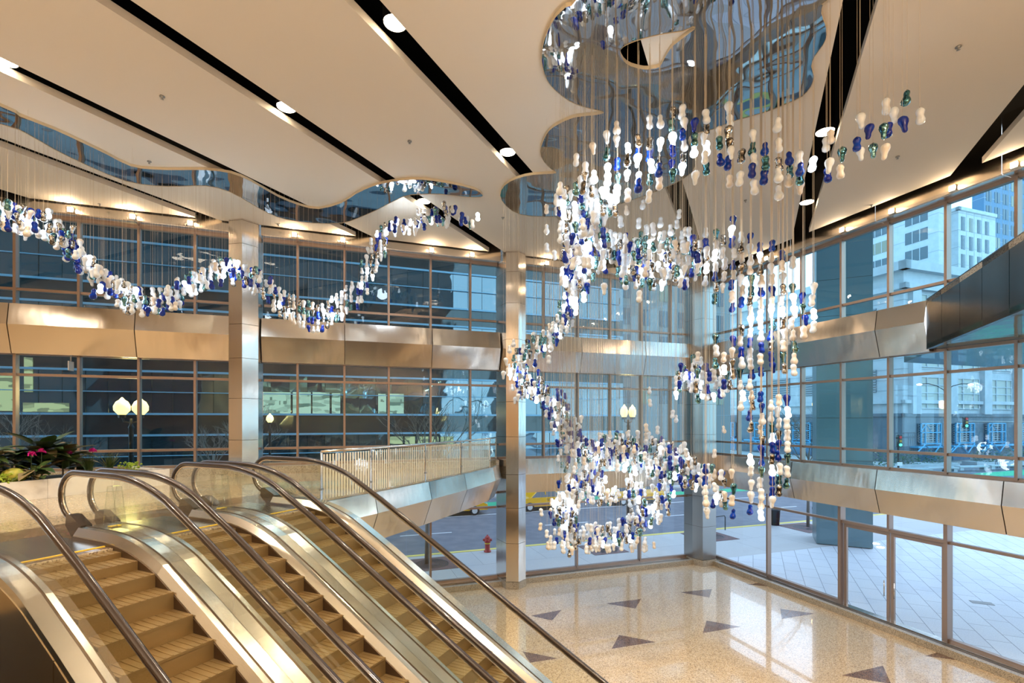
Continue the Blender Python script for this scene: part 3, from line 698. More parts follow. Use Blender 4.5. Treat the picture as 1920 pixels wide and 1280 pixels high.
tag(ro, 'remaining white, blue and mirrored glass pendants of the lower swirl and the long left wave', 'pendant lamps', None, 'stuff')
print('rest', nrest)
for q in ((1100, 450, 10.6), (1230, 480, 10.8), (1180, 300, 8.6), (1300, 715, 12), (1430, 600, 9.8), (1120, 860, 14.8), (1070, 960, 14.6), (1200, 900, 14), (990, 700, 15.4), (60, 410, 11), (250, 560, 12.8), (430, 505, 13.6), (610, 590, 14.8), (760, 430, 14.8)):
    lamp('bulb_glow', 'POINT', ray_at(*q), 26, (.75, .88, 1), .25)

# ------------------------------------------------------------------ escalators
def zprof(s, s1=2.40, s2=None, r=.9):
    tan = math.tan(math.radians(30)); s2 = s1 + ZF2/tan
    def smooth(s, c, sign):
        t = (s-c)/r
        if t < -1: return 0
        if t > 1: return tan*(s-c)
        return tan*r*(t+1)**2/4
    return ZF2 - smooth(s, s1, 1) + smooth(s, s2, 1)
SMAX = 12.4
def svals(s0, s1):
    out = [s0]; s = s0
    while s < s1-1e-6:
        st = .12 if (.6 < s < 2.8 or 8.6 < s < 11) else .8
        s = min(s1, s+st); out.append(s)
    return out
HR = .045
def escalator(org, label):
    """org: newel front of the left handrail on the upper floor; local x = down-run, y = across"""
    e = empty('escalator', (org.x, org.y, 0), AD-PI/2)
    # local axes: x along ED, y along D1
    W = 1.33
    for side in (0, W):
        inn = 1 if side == 0 else -1
        top = [(s, zprof(s)+1.0) for s in svals(.42, SMAX-.42)]
        arc = [(.44 - .44*math.sin(math.radians(a)), .62 + .38*math.cos(math.radians(a))) for a in (8, 20, 34, 48, 62, 76, 90, 104, 118, 132, 146, 160)]
        loop1 = [(.46, ZF2+.245)] + [(x, ZF2+z) for x, z in arc[::-1]]
        loop2 = [(SMAX-x, z) for x, z in arc] + [(SMAX-.46, .245)]
        top = [(s, zprof(s)+1.0) for s in svals(.46, SMAX-.46)]
        path = loop1 + top + loop2
        m = MB(); m.tube([(s, side, z) for s, z in path], HR, 10, ref=(0, 1, 0)); hr = m.build('handrail', M['rubber'], e, True)
        inner = []
        for i, (s, z) in enumerate(path):
            a, b_ = path[max(0, i-1)], path[min(len(path)-1, i+1)]; tx, tz = b_[0]-a[0], b_[1]-a[1]; l = math.hypot(tx, tz)
            inner.append((s + tz/l*.05, z - tx/l*.05))
        m = MB(); m.tube([(s, side, z) for s, z in inner], .018, 6, ref=(0, 1, 0)); m.build('guide_rail', M['railsteel'], hr, True)
        # glass panels
        cuts = [.04, 1.9, 4.2, 6.5, 8.8, SMAX-.04]
        for a, b_ in zip(cuts, cuts[1:]):
            ss = [a+.004] + [s for s in svals(.42, SMAX-.42) if a+.03 < s < b_-.03] + [b_-.004]
            def tz_(s):
                if s < .42: return ZF2 + .55 + .42*math.sqrt(max(0, 1-((.42-s)/.42)**2))
                if s > SMAX-.42: return .55 + .42*math.sqrt(max(0, 1-((s-SMAX+.42)/.42)**2))
                return zprof(s)+.965
            def bz_(s):
                if s < .42: return ZF2 + .55 - .30*math.sqrt(max(0, 1-((.42-s)/.42)**2))
                if s > SMAX-.42: return .55 - .30*math.sqrt(max(0, 1-((s-SMAX+.42)/.42)**2))
                return zprof(s)+.17
            if a < .1: ss = [.04, .1, .18, .28] + ss[1:]
            if b_ > SMAX-.1: ss = ss[:-1] + [SMAX-.28, SMAX-.18, SMAX-.1, SMAX-.04]
            m = MB(); n = len(ss)
            m.add([(s, side, bz_(s)) for s in ss] + [(s, side, tz_(s)) for s in ss], [(i, i+1, n+i+1, n+i) for i in range(n-1)])
            m.build('glass_panel', M['escglass'], e, fix=False)
        # deck: outer flat + inner bevel
        ss = svals(.72, SMAX-.72)
        def sect(pts): return [[(s, side+inn*y, zprof(s)+z) for y, z in pts] for s in ss]
        m = MB(); m.loft(sect([(-.19, .06), (-.19, .175), (-.012, .185), (-.012, .06)])); m.build('outer_deck', M['deck'], e)
        m = MB(); m.loft(sect([(.012, .06), (.012, .185), (.085, .175), (.15, .07), (.15, .05)])); m.build('inner_deck', M['deck'], e)
        m = MB(); m.loft(sect([(-.012, .06), (-.012, .19), (.012, .19), (.012, .06)])); m.build('glass_gasket', M['skirt'], e)
        m = MB(); m.loft(sect([(.135, -.25), (.135, .055), (.16, .055), (.16, -.25)])); m.build('skirt_panel', M['skirt'], e)
        # inlet caps
        for s_, z_ in ((.30, ZF2), (SMAX-.30, 0)):
            sg = 1 if z_ else -1
            m = MB(); a = [(s_, z_+.17), (s_+sg*.03, z_+.34), (s_+sg*.16, z_+.34), (s_+sg*.46, z_+.2), (s_+sg*.46, z_+.0), (s_+sg*.2, z_+.0)]
            m.loft([[(s, side-.075, z) for s, z in a], [(s, side+.075, z) for s, z in a]]); m.build('inlet_cap', M['rubber'], e)
    # cladding on the two outer sides
    ss = svals(.3, SMAX-.3)
    for y in (-.185, W+.185):
        m = MB()
        cuts = [.3, 2.0, 3.6, 5.2, 6.8, 8.4, 10, SMAX-.3]
        for a, b_ in zip(cuts, cuts[1:]):
            q = [a+.006] + [s for s in ss if a+.02 < s < b_-.02] + [b_-.006]
            m.loft([[(s, y-.012, max(0.0, zprof(s)-1.15)), (s, y+.012, max(0.0, zprof(s)-1.15)), (s, y+.012, zprof(s)+.06), (s, y-.012, zprof(s)+.06)] for s in q])
        m.build('side_cladding', M['clad'], e)
    m = MB(); m.loft([[(s, -.17, max(0.0, zprof(s)-1.13)), (s, W+.17, max(0.0, zprof(s)-1.13)), (s, W+.17, max(0.02, zprof(s)-1.0)), (s, -.17, max(0.02, zprof(s)-1.0))] for s in ss]); m.build('truss_underside', M['clad'], e)
    # landings and combs
    for a, b_, z in ((.0, 1.60, ZF2), (SMAX-1.60, SMAX, 0)):
        m = MB(); m.box(((a+b_)/2, W/2, z+.006), (b_-a, W-.30, .012)); m.build('floor_plate', M['deck'], e)
    for s_, z in ((1.62, ZF2), (SMAX-1.62, 0)):
        m = MB(); m.box((s_, W/2, z+.006), (.035, W-.32, .012)); m.build('comb_plate', M['yellow'], e)
    # steps at rest
    m = MB(); dep = .405
    m.box((0, 0, -.02), (dep-.004, W-.32, .04)); m.box((dep/2-.012, 0, -.15), (.02, W-.32, .24))
    for i in range(12): m.box((0, -W/2+.2+i*.083, .003), (dep-.02, .02, .008))
    st = m.build('step', M['step'], e)
    st2 = []
    s = 1.64 + dep/2; k = 0
    while s < SMAX-1.8:
        z = zprof(s)
        o2 = st if k == 0 else inst(st, parent=e)
        o2.location = (s, W/2, z - .012)
        s += dep; k += 1
    m = MB(); m.loft([[(s, .16, zprof(s)-.30), (s, W-.16, zprof(s)-.30), (s, W-.16, zprof(s)-.22), (s, .16, zprof(s)-.22)] for s in svals(1.4, SMAX-1.4)]); m.build('step_band', M['step'], e)
    tag(e, label, 'escalator', 'three parallel escalators')
    return e
# newel fronts of the left handrail of each escalator
base_w = NW.dot(D1); e0s = NW.dot(ED)
def newel(dw, ds=0): return ED*(e0s-.33+ds) + D1*(base_w+dw)
escalator(newel(-1.33), 'farthest escalator, beside the curved glass balustrade of the landing')
escalator(newel(-1.33-1.715), 'middle escalator, between the farthest one and the one nearest the planter')
escalator(newel(-1.33-3.43), 'nearest escalator with brown side cladding at the lower left')
# clear acrylic deck guards between the escalators
def guard(p, lb):
    t = empty('deck_guard', p, AD-PI/2)
    m = MB()
    for y in (-.06, .06):
        for a, b_ in (((-.20, 0), (-.07, .62)), ((.20, 0), (.07, .62))): m.box(((a[0]+b_[0])/2, y, .31), (.012, .012, .62), ex=Matrix.Rotation(math.atan2(b_[0]-a[0], .62), 3, 'Y'))
    m.build('edge_strip', M['acrylic'], t)
    m = MB(); m.add([(-.20, -.06, 0), (.20, -.06, 0), (.07, -.06, .62), (-.07, -.06, .62), (-.20, .06, 0), (.20, .06, 0), (.07, .06, .62), (-.07, .06, .62)], [(0,1,2,3), (4,5,6,7), (2,3,7,6)]); m.build('plate', M['acrylic'], t, fix=False)
    m = MB(); m.box((0, 0, .006), (.10, .14, .012)); m.build('foot', M['yellow'], t)
    tag(t, lb, 'guard', 'clear guards on the escalator decks')
guard(newel(-1.52, 1.15) + Vector((0, 0, ZF2+.185)), 'clear acrylic deck guard between the farthest and the middle escalator')
guard(newel(-3.24, 1.15) + Vector((0, 0, ZF2+.185)), 'clear acrylic deck guard between the middle and the nearest escalator')
guard(newel(.30, .55) + Vector((0, 0, ZF2)), 'clear acrylic guard at the start of the glass balustrade')

# ------------------------------------------------------------------ landing edge: steel fascia + glass balustrade
fe = empty('trim_50', kind='structure')
edge_r = [edge[-1]+ED*.02] + edge[::-1][1:]
def offs(p, i, L, d):
    a = L[max(0, i-1)]; b_ = L[min(len(L)-1, i+1)]; t = (b_-a).normalized(); return p + Vector((t.y, -t.x, 0))*d
L = edge_r
for i in range(len(L)-1):
    ring = lambda p, j: [offs(p, j, L, dd)+Vector((0, 0, z)) for dd, z in ((.02, 4.78), (.12, 4.78), (.22, 4.30), (-.05, 3.57), (-.3, 3.57), (-.3, 4.2))]
    a, b_ = L[i], L[i+1]; t = (b_-a).normalized()*.012
    m = MB(); m.loft([ring(a+t, i), ring(b_-t, i+1)]); m.build('panel', M['steelb'], fe)
bal = empty('glass_balustrade', (0, 0, 0)); tag(bal, 'curved glass balustrade with striped panes and steel posts along the landing edge', 'balustrade')
zr = ZF2 + 1.15
m = MB(); m.tube([p+Vector((0, 0, zr)) for p in L], .028, 8); m.build('top_rail', M['railsteel'], bal, True)
for p in L:
    t = p; m = MB(); m.box((t.x, t.y, ZF2+.62), (.05, .016, 1.05), rz=AD); po = m.build('post', M['railsteel'], bal)
    m = MB()
    for z in (.35, .95): m.box((t.x, t.y, ZF2+z), (.09, .05, .04), rz=AD)
    m.build('glass_clamp', M['gray'], po)
for i in range(len(L)-1):
    a, b_ = L[i], L[i+1]; t = (b_-a)
    a2, b2 = a+t*.02, b_-t*.02
    m = MB(); m.add([a2+Vector((0, 0, ZF2+.12)), b2+Vector((0, 0, ZF2+.12)), b2+Vector((0, 0, zr-.04)), a2+Vector((0, 0, zr-.04))], [(0, 1, 2, 3)])
    pane = m.build('glass_pane', M['railglass'], bal, fix=False)
    m = MB(); n = int(t.length/.085); dr = t.normalized()*.042; nn = Vector((t.y, -t.x, 0)).normalized()*.004
    for k in range(n):
        q = a2 + (b2-a2)*((k+.5)/n) + nn
        m.add([q-dr/2+Vector((0, 0, ZF2+.14)), q+dr/2+Vector((0, 0, ZF2+.14)), q+dr/2+Vector((0, 0, zr-.06)), q-dr/2+Vector((0, 0, zr-.06))], [(0, 1, 2, 3)])
    if i < len(L)-2: tag(m.build('frit_stripes', M['frit'], pane, fix=False), kind='stuff')

# ------------------------------------------------------------------ planter with flowers
pa = ground(0, 0+935, ZF2); 
pd = D1
pl0 = Vector((-11.35, 10.55, ZF2)); pl_end = pl0 + D1*3.45
pn = -ED
pt = empty('planter', pl0, AD)   # local x along D1, y = left (-ED)
m = MB()
Lp = 3.9
for a, b_ in zip((-3, -1.6, -.2, 1.2, 2.5), (-1.6, -.2, 1.2, 2.5, Lp)):
    m2 = MB(); m2.box(((a+b_)/2, .05, .22), (b_-a-.006, .10, .44)); m2.build('marble_panel', M['marble'], pt)
m.box((Lp-.05, .9, .22), (.10, 1.6, .44)); m.build('end_panel', M['marble'], pt)
m = MB(); m.box(((Lp-3)/2, .9, .2), (Lp+2.8, 1.6, .36)); m.build('soil', M['soil'], pt)
tag(pt, 'low white marble planter full of leafy plants and gourds on the upper landing', 'planter')
def pw(px, py_top, off=.6):   # a point over the planter seen at pixel column px
    # planter row line shifted back by off
    a = pl0 - ED*off; k = (px-960)/F; t = (k*a.y-a.x)/(D1.x-k*D1.y); p = a+D1*t
    return Vector((p.x, p.y, ZF2+.38)), EYE + (HZ-py_top)*p.y/F
def leaf(m, base, tip, wid, droop=.1):
    base, tip = Vector(base), Vector(tip); d = tip-base; s = d.cross(Vector((0, 0, 1))); s = (s.normalized() if s.length > 1e-4 else Vector((1, 0, 0)))*wid
    n = 5; vs = []
    for i in range(n+1):
        t = i/n; w_ = math.sin(PI*min(1, t*1.02+.03))**.8; c = base + d*t + Vector((0, 0, -droop*t*t)); 
        vs += [c - s*w_ + Vector((0, 0, .04*w_)), c, c + s*w_ + Vector((0, 0, .04*w_))]
    fs = []
    for i in range(n):
        a = i*3; fs += [(a, a+1, a+4, a+3), (a+1, a+2, a+5, a+4)]
    m.add(vs, fs)
def leafy(px, top, off, n, ln, lb, mt='leafdark', seed=1):
    p, zt = pw(px, top, off); h = zt-p.z; rr = random.Random(seed)
    t = empty('leafy_plant', p)
    m = MB(); m.tube([(0, 0, -.03), (0, 0, h*.5)], .02, 6); m.build('stem', M['bark'], t)
    for i in range(n):
        a = rr.uniform(0, 2*PI); z0 = h*rr.uniform(.15, .6); el = rr.uniform(-.1, .8)
        m = MB(); l = ln*rr.uniform(.7, 1.1)
        leaf(m, (math.cos(a)*.04, math.sin(a)*.04, z0), (math.cos(a)*l*math.cos(el), math.sin(a)*l*math.cos(el), z0+l*math.sin(el)), l*.22, .16)
        m.build('leaf', M['leafbrown'] if rr.random() < .25 else M[mt], t, True, fix=False)
    tag(t, lb, 'plant'); return t
leafy(-30, 812, .7, 34, .72, 'broad-leaved dark plant at the left end of the planter', seed=1)
leafy(28, 815, .9, 36, .72, 'broad-leaved dark plant behind the yellow green gourd', seed=2)
leafy(78, 798, .9, 48, .85, 'tallest broad-leaved plant with bronze leaves beside the pink flowers', seed=3)
leafy(118, 812, .9, 34, .72, 'broad-leaved plant left of the orange gourd', seed=4)
leafy(64, 862, .25, 22, .52, 'broad-leaved plant hanging over the planter rim', seed=5)
def flower(px, top, off, lb, seed):
    p, zt = pw(px, top, off); h = zt-p.z-.05; rr = random.Random(seed)
    t = empty('pink_flower', p); m = MB(); m.tube([(0, 0, -.02), (.01, 0, h)], .008, 5); m.build('stem', M['leafdark'], t)
    m = MB()
    for i in range(16):
        a = rr.uniform(0, 2*PI); el = rr.uniform(-.2, 1.3); r_ = .10
        leaf(m, (.01, 0, h), (.01+math.cos(a)*r_*math.cos(el), math.sin(a)*r_*math.cos(el), h+r_*math.sin(el)), .035, .02)
    m.build('petals', M['pink'], t, fix=False)
    tag(t, lb, 'flower')
flower(58, 848, .5, 'magenta flower head left of its close neighbour over the bronze leaves', 1)
flower(77, 843, .5, 'magenta flower head right of its close neighbour, the tallest pair', 2)
flower(129, 846, .6, 'magenta flower between the broad leaves and the grasses', 3)
flower(173, 842, .6, 'magenta flower standing in the grass tufts', 4)
def grass(px, top, off, n, lb, seed):
    p, zt = pw(px, top, off); h = zt-p.z; rr = random.Random(seed); m = MB()
    for i in range(n):
        a = rr.uniform(0, 2*PI); l = h*rr.uniform(.6, 1.1); sp_ = rr.uniform(.05, .5)*h
        m.tube([(rr.uniform(-.05, .05), rr.uniform(-.05, .05), -.02), (math.cos(a)*sp_*.4, math.sin(a)*sp_*.4, l*.6), (math.cos(a)*sp_, math.sin(a)*sp_, l)], .006, 3, radii=[.008, .006, .001])
    o_ = m.build('grass_tuft', M['leafdark']); o_.location = p; tag(o_, lb, 'grass')
grass(165, 852, .5, 110, 'dark grass tuft around the right hand magenta flower', 1)
grass(205, 850, .5, 120, 'dark upright grass tuft at the right of the planter', 2)
def lime(px, top, off, lb, seed):
    p, zt = pw(px, top, off); rr = random.Random(seed); m = MB(); h = zt-p.z
    for i in range(90):
        a = rr.uniform(0, 2*PI); r_ = rr.uniform(0, .28); b0 = (r_*math.cos(a), r_*math.sin(a), rr.uniform(0, h)); q = rr.uniform(0, 2*PI)
        leaf(m, b0, (b0[0]+.07*math.cos(q), b0[1]+.07*math.sin(q), b0[2]+.03), .02, .02)
    o_ = m.build('lime_foliage', M['lime'], fix=False); o_.location = p; tag(o_, lb, 'plant')
lime(4, 890, .22, 'lime green foliage clump at the left front rim of the planter', 1); lime(243, 868, .4, 'lime green foliage clump at the right end of the planter', 2)
def gourd(px, py, off, r_, mt, lb, sq=.8):
    p, zt = pw(px, py, off)
    t = empty('gourd', p); m = MB(); n = 20
    rings = []
    for i in range(11):
        f = PI*i/10; rings.append([Vector((max(.002, r_*math.sin(f))*(1+.07*math.cos(8*2*PI*k/n*1.0))*math.cos(2*PI*k/n), max(.002, r_*math.sin(f))*(1+.07*math.cos(8*2*PI*k/n))*math.sin(2*PI*k/n), r_*sq*(1-math.cos(f)))) for k in range(n)])
    m.loft(rings); m.build('body', M[mt], t, True)
    m = MB(); m.tube([(0, 0, r_*sq*1.9), (.01, 0, r_*sq*2+.05)], .018, 6); m.build('stalk', M['bark'], t)
    tag(t, lb, 'gourd')
gourd(141, 880, .28, .135, 'gourd', 'round orange gourd on the planter soil between leaves and grasses')
gourd(26, 875, .30, .22, 'ygourd', 'large yellow green knobbly gourd among the leaves'); gourd(171, 882, .3, .05, 'ygourd', 'small green gourd beside the orange one')
# hanging white sign under the upper band
p = P(u_of(133, P, .3), .3, 8.0)
sg = empty('hanging_sign', p, TH); m = MB(); m.box((0, 0, .14), (.02, .32, .28)); m.build('sign_box', M['white'], sg); m = MB(); m.box((0, 0, .37), (.03, .03, .2)); m.build('bracket', M['gray'], sg)
tag(sg, 'small blank white box sign hanging under the left steel band', 'sign')

# ================================================================== OUTDOORS
# street glass office building
def office():
    g = empty('office_building', (0, 0, 0)); tag(g, 'long dark glass office building across the street with lit rooms and blue ledges', 'building')
    V = -30.0; u0, u1 = -58, 13.5; pw_ = 1.5; rows = []
    z = .0; rh = 1.77; r = 0
    rr = random.Random(5)
    lit_rows = {2: None}
    while z < 30:
        m = MB()
        u = u0
        while u < u1:
            t = [rr.uniform(-.02, .02) for _ in range(4)]
            m.mi = 0 if (r % 3) else 1
            m.add([P(u, V+t[0], z), P(u+pw_, V+t[1], z), P(u+pw_, V+t[2], z+rh), P(u, V+t[3], z+rh)], [(0, 1, 2, 3)])
            m.mi = 1; m.span(P, u-.015, u+.015, V-.03, V+.03, z, z+rh)
            u += pw_
        m.mi = 2; m.span(P, u0, u1, V-.05, V+.16, z+rh-(.17 if r % 3 != 1 else .07), z+rh)
        m.build('glazing_row', [M['curtain'], M['spandrel'], M['mull']], g, fix=False)
        z += rh; r += 1
    m = MB(); m.prism([P(u0, V-.2, 0), P(u1, V-.2, 0), P(u1, V-26, 0), P(u0, V-26, 0)], 0, 30); m.build('building_core', M['spandrel'], g)
    m = MB(); m.span(P, u1, u1+.12, V-26, V, 0, 30); m.build('end_wall', M['spandrel'], g)
    # lit rooms seen at the first upper storey
    def uat(px): return u_of(px, P, V)
    for px0, px1, ya, yb, mt in ((0, 30, 700, 770, 'glowroom'), (46, 62, 670, 735, 'glowroom'), (44, 130, 755, 772, 'glowroom'), (488, 545, 735, 775, 'winlit'), (549, 583, 735, 775, 'winlit'), (586, 618, 735, 775, 'winlit'), (622, 638, 737, 775, 'winlit'),
                                 (709, 724, 738, 775, 'winlit'), (731, 757, 738, 775, 'winlit'), (731, 755, 818, 832, 'glowroom'), (759, 778, 818, 832, 'glowroom'), (783, 803, 818, 832, 'glowroom'), (807, 822, 818, 832, 'glowroom'), (826, 850, 818, 832, 'glowroom')):
        a, b_ = uat(px0), uat(px1); d = (P((a+b_)/2, V, 0)).y
        z0, z1 = EYE+(HZ-yb)*d/F, EYE+(HZ-ya)*d/F
        f = MB(); f.span(P, a, b_, V+.02, V+.08, z0, z1); fo_ = f.build('lit_window', M[mt], g)
    return g
office()
# the storeys of our own building above the hall
m = MB(); m.prism([P(-70, -.2, 0), P(1.0, -.2, 0), P(1.0, 30, 0), P(-70, 30, 0)], ZPL+.4, 70)
m.prism([P(-95, -.2, 0), P(-34.3, -.2, 0), P(-34.3, 30, 0), P(-95, 30, 0)], -.2, ZPL+.3)
tag(m.build('upper_storeys', M['spandrel']), 'dark upper storeys of the building above the hall', 'building', None, 'structure')
# pale stone building
def stone_building():
    g = empty('stone_building', (0, 0, 0)); tag(g, 'pale limestone building with louvers, grid windows and blue truss frames across the plaza', 'building')
    c0 = Vector((58.9, 75, 0)); lf = -B; rf = A       # left face runs along -B, right face along A
    nl = -A; nr = B                                    # outward normals
    def FL(t, v, z): return c0 + lf*t + nl*v + Vector((0, 0, z))
    def FR(t, v, z): return c0 + rf*t + nr*v + Vector((0, 0, z))
    m = MB(); m.prism([FL(0, 0, 0), FL(95, 0, 0), FL(95, -30, 0), FR(45, -60, 0), FR(45, 0, 0)], 7.1, 29.5); m.build('podium_body', M['stone'], g)
    m = MB(); m.prism([FL(-.3, .3, 0), FL(95, .3, 0), FL(95, -30, 0), FR(90, -60, 0), FR(90, .3, 0)], -.1, 7.1); m.build('base_body', M['basestone'], g)
    def both(z0, z1, pr, mt, nm):
        m = MB(); m.span(FL, -pr, 95, -.1, pr, z0, z1); m.span(FR, -pr, 45, -.1, pr, z0, z1); m.build(nm, mt, g)
    both(7.0, 7.5, .5, M['basestone'], 'base_cornice'); both(26.2, 27.0, .8, M['stone'], 'cornice'); both(29.0, 30.3, 1.0, M['stone'], 'parapet_cornice'); both(9.0, 9.5, .5, M['stone'], 'ledge'); both(19.2, 19.8, .4, M['stone'], 'string_course')
    m = MB()
    for z in (11, 12.6, 14.2, 15.8, 17.4, 21.4, 23, 24.6): m.span(FL, 0, 95, -.05, .03, z, z+.08); m.span(FR, 0, 45, -.05, .03, z, z+.08)
    for t in range(2, 95, 4): m.span(FL, t, t+.08, -.05, .03, 9.5, 26.2)
    m.build('stone_joints', M['joint'], g)
    # louvers on the left face
    for t in range(4, 92, 8):
        for z0 in (10.8, 20.5):
            f = MB(); f.span(FL, t, t+4.6, 0, .06, z0, z0+3.6); lo_ = f.build('louver_panel', M['windark'], g)
            f = MB()
            for i in range(9): f.span(FL, t, t+4.6, .04, .22, z0+.15+i*.4, z0+.32+i*.4)
            f.build('louver_slats', M['louver'], lo_)
    # pilasters and grid windows on the right face
    for i, t in enumerate((1, 9.5, 18, 26.5)):
        m = MB(); m.span(FR, t, t+1.9, 0, .7, 7.4, 26.2); m.build('pilaster', M['stone'], g)
        for z0 in (8.2, 14.6, 20.8):
            f = MB(); f.span(FR, t+2.5, t+8.0, 0, .10, z0, z0+4.9); wd_ = f.build('window', M['winbeige'], g)
            f = MB()
            for q in (0, 1.35, 4.05, 5.4): f.span(FR, t+2.5+q, t+2.65+q, .08, .25, z0, z0+4.9)
            for q in (0, 1.2, 2.4, 3.6, 4.8): f.span(FR, t+2.5, t+8.0, .08, .22, z0+q, z0+q+.14)
            f.build('window_grid', M['stone'], wd_)
    m = MB(); m.span(FR, 35, 60, -10, .2, 7.1, 24); m.build('blue_wing', M['bluetower'], g)
    # base bays with blue truss frames
    def truss(fr, t, diag, big=1):
        f = MB(); f.span(fr, t, t+4.6, .3, .42, 2.9, 5.9); lo_ = f.build('vent_opening', M['windark'], g)
        s = MB()
        for i in range(8): s.span(fr, t+.1, t+4.5, .42, .6, 3.05+i*.36, 3.2+i*.36)
        s.build('vent_slats', M['louver'], lo_)
        x = MB()
        for a in (0, .9, 3.5, 4.45): x.span(fr, t+a, t+a+.17, .7, .9, 2.7, 6.0)
        for z in (5.85, 4.5, 2.8): x.span(fr, t, t+4.6, .7, .9, z, z+.17)
        if diag:
            x.tube([fr(t, .8, 4.6), fr(t+1.2, .8, 5.8), fr(t+2.6, .8, 4.5)], .09, 4)
        x.build('truss_frame', M['truss'], g)
        x = MB(); x.tube([fr(t-2.2, 1.5, 1.5), fr(t-.2, 1.5, 2.8), fr(t+1.8, 1.5, 1.4), fr(t+3.4, 1.5, 2.8), fr(t+5.2, 1.5, 1.5), fr(t+6.2, 1.5, 2.2)], .12, 4)
        x.span(fr, t-1.6, t+5.8, .3, 1.5, 2.3, 2.55); x.build('canopy_truss', M['truss'], g)
        f = MB(); f.span(fr, t+.2, t+4.4, .3, .36, .2, 2.2); f.build('base_window', M['bluetower'], g)
    for i, t in enumerate((2.5, 10.5, 18.5, 26.5, 34.5)): truss(FR, t, i % 2 == 0)
    for i, t in enumerate(range(6, 90, 9)): truss(FL, t, i % 2 == 0)
    return g
stone_building()
def tower(name, c, wl, wr, z0, z1, mt, wins, label, dl=None):
    g = empty(name, (0, 0, 0)); tag(g, label, 'building')
    c = Vector(c)
    FLt = lambda t, v, z: c + (-B)*t + (-A)*v + Vector((0, 0, z)); FRt = lambda t, v, z: c + A*t + B*v + Vector((0, 0, z))
    m = MB(); m.prism([FLt(0, 0, 0), FLt(wl, 0, 0), FLt(wl, -wr, 0), FRt(wr, 0, 0)], z0, z1); m.build('tower_body', mt, g)
    for fr, wd_, (n, ww, zs, wh, x0, pit, split) in ((FLt, wl, wins[0]), (FRt, wr, wins[1])):
        for i in range(n):
            for z in zs:
                if z+wh > z1-.8: continue
                t = x0 + i*pit
                lit = R.random() < .12
                f = MB(); f.span(fr, t, t+ww, -.05, .06, z, z+wh); o_ = f.build('window', M['windark'] if not lit else M['winglow'], g)
                if split:
                    f = MB()
                    for q in range(1, split): f.span(fr, t+ww*q/split-.07, t+ww*q/split+.07, .05, .14, z, z+wh)
                    f.build('window_bar', mt, o_)
    m = MB()
    z = z0+3
    while z < z1:
        m.span(FLt, 0, wl, -.03, .03, z, z+.1); m.span(FRt, 0, wr, -.03, .03, z, z+.1); z += 4.2
    for q in range(1, int(wr/3)): m.span(FRt, q*3, q*3+.09, -.03, .03, z0, z1)
    m.build('panel_joints', M['joint'], g)
    m = MB(); m.span(FLt, -.4, wl, -.4, .4, z1-.2, z1+.6); m.span(FRt, -.4, wr, -.4, .4, z1-.2, z1+.6); m.build('roof_cornice', mt, g)
    return g
def at(px, d): return ((px-960)/F*d, d, 0)
fl_z = [30.5+4.35*i for i in range(14)]
tower('stone_tower', at(1760, 112), 17.5, 3.5, 29, 80, M['stone'], ((2, 4.8, fl_z, 2.8, 2.2, 8.6, 3), (0, 1, [], 1, 0, 1, 0)), 'pale stone tower with square dark windows above the podium, seen left of the slim-window tower')
tower('stone_tower', at(1797, 122), 2, 14.5, 29, 58, M['stone'], ((0, 1, [], 1, 0, 1, 0), (4, 1.5, [30+4.6*i for i in range(8)], 3.4, 1.0, 3.1, 3)), 'pale stone tower with narrow strip windows, right of the square-window tower')
tower('blue_tower', at(1845, 150), 3, 40, 20, 82, M['bluetower'], ((0, 1, [], 1, 0, 1, 0), (9, 2.6, [22+4.6*i for i in range(13)], 3.2, 1, 4.1, 2)), 'dark blue glass tower rising behind the pale towers at the right edge')
tower('stone_tower', at(1150, 75), 2, 22, 0, 60, M['brick'], ((0, 1, [], 1, 0, 1, 0), (6, 1.8, [9+4.0*i for i in range(12)], 2.5, 1.2, 3.5, 2)), 'brown grey stone tower with dark windows behind the corner column')
# exterior clad pier and the canopy soffit
pc = Vector((17.55, 26.6, 0))
pier = empty('clad_pier', pc, AD-PI/2)
zz = [0, 2.2, 4.4, 6.6, 8.5, 10.2, 11.9, 13.8, 16, 18.5]
for a, b_ in zip(zz, zz[1:]):
    m = MB(); m.box((0, 0, (a+b_)/2), (2.45, 2.0, b_-a-.02)); m.build('cladding_panel', M['tealcol'], pier)
m = MB(); m.box((0, 0, 9.2), (2.40, 1.95, 18.4)); m.build('core', M['skirt'], pier)
tag(pier, 'wide teal metal-clad pier standing on the plaza outside the right glass wall', 'column')
m = MB(); m.prism([Q(9.3, -.15, 0), Q(9.3, -.15, 0)+D1*3.2, Q(9.3, -.15, 0)+D1*3.2+A*9, Q(17, -9, 0), Q(17, -.15, 0)], 8.52, 8.75); tag(m.build('entrance_canopy', mat('canopy soffit metal', (.10, .19, .20), .15, .6)), 'dark glossy canopy soffit outside the right glass wall', 'canopy')

# hydrant
def hydrant(p):
    t = empty('fire_hydrant', p); t.scale = (1.12,)*3
    m = MB(); m.lathe([(.16, 0), (.16, .05), (.11, .06), (.11, .42), (.14, .43), (.14, .47), (.125, .48), (.125, .58), (.115, .64), (.08, .69), (.035, .71), (.035, .75), (.0, .76)], n=14); m.build('barrel', M['red'], t, True)
    m = MB(); m.lathe([(.122, .36), (.122, .41)], n=14, caps=False); m.build('yellow_band', M['yellow'], t)
    for a in (0, PI):
        m = MB(); m.tube([(math.cos(a)*.09, math.sin(a)*.09, .53), (math.cos(a)*.2, math.sin(a)*.2, .53)], .055, 10); m.build('side_nozzle', M['red'], t)
    m = MB(); m.tube([(0, -.09, .50), (0, -.2, .50)], .07, 10); m.build('pumper_nozzle', M['red'], t)
    tag(t, 'red fire hydrant with a yellow band on the sidewalk left of the tall column', 'fire hydrant')
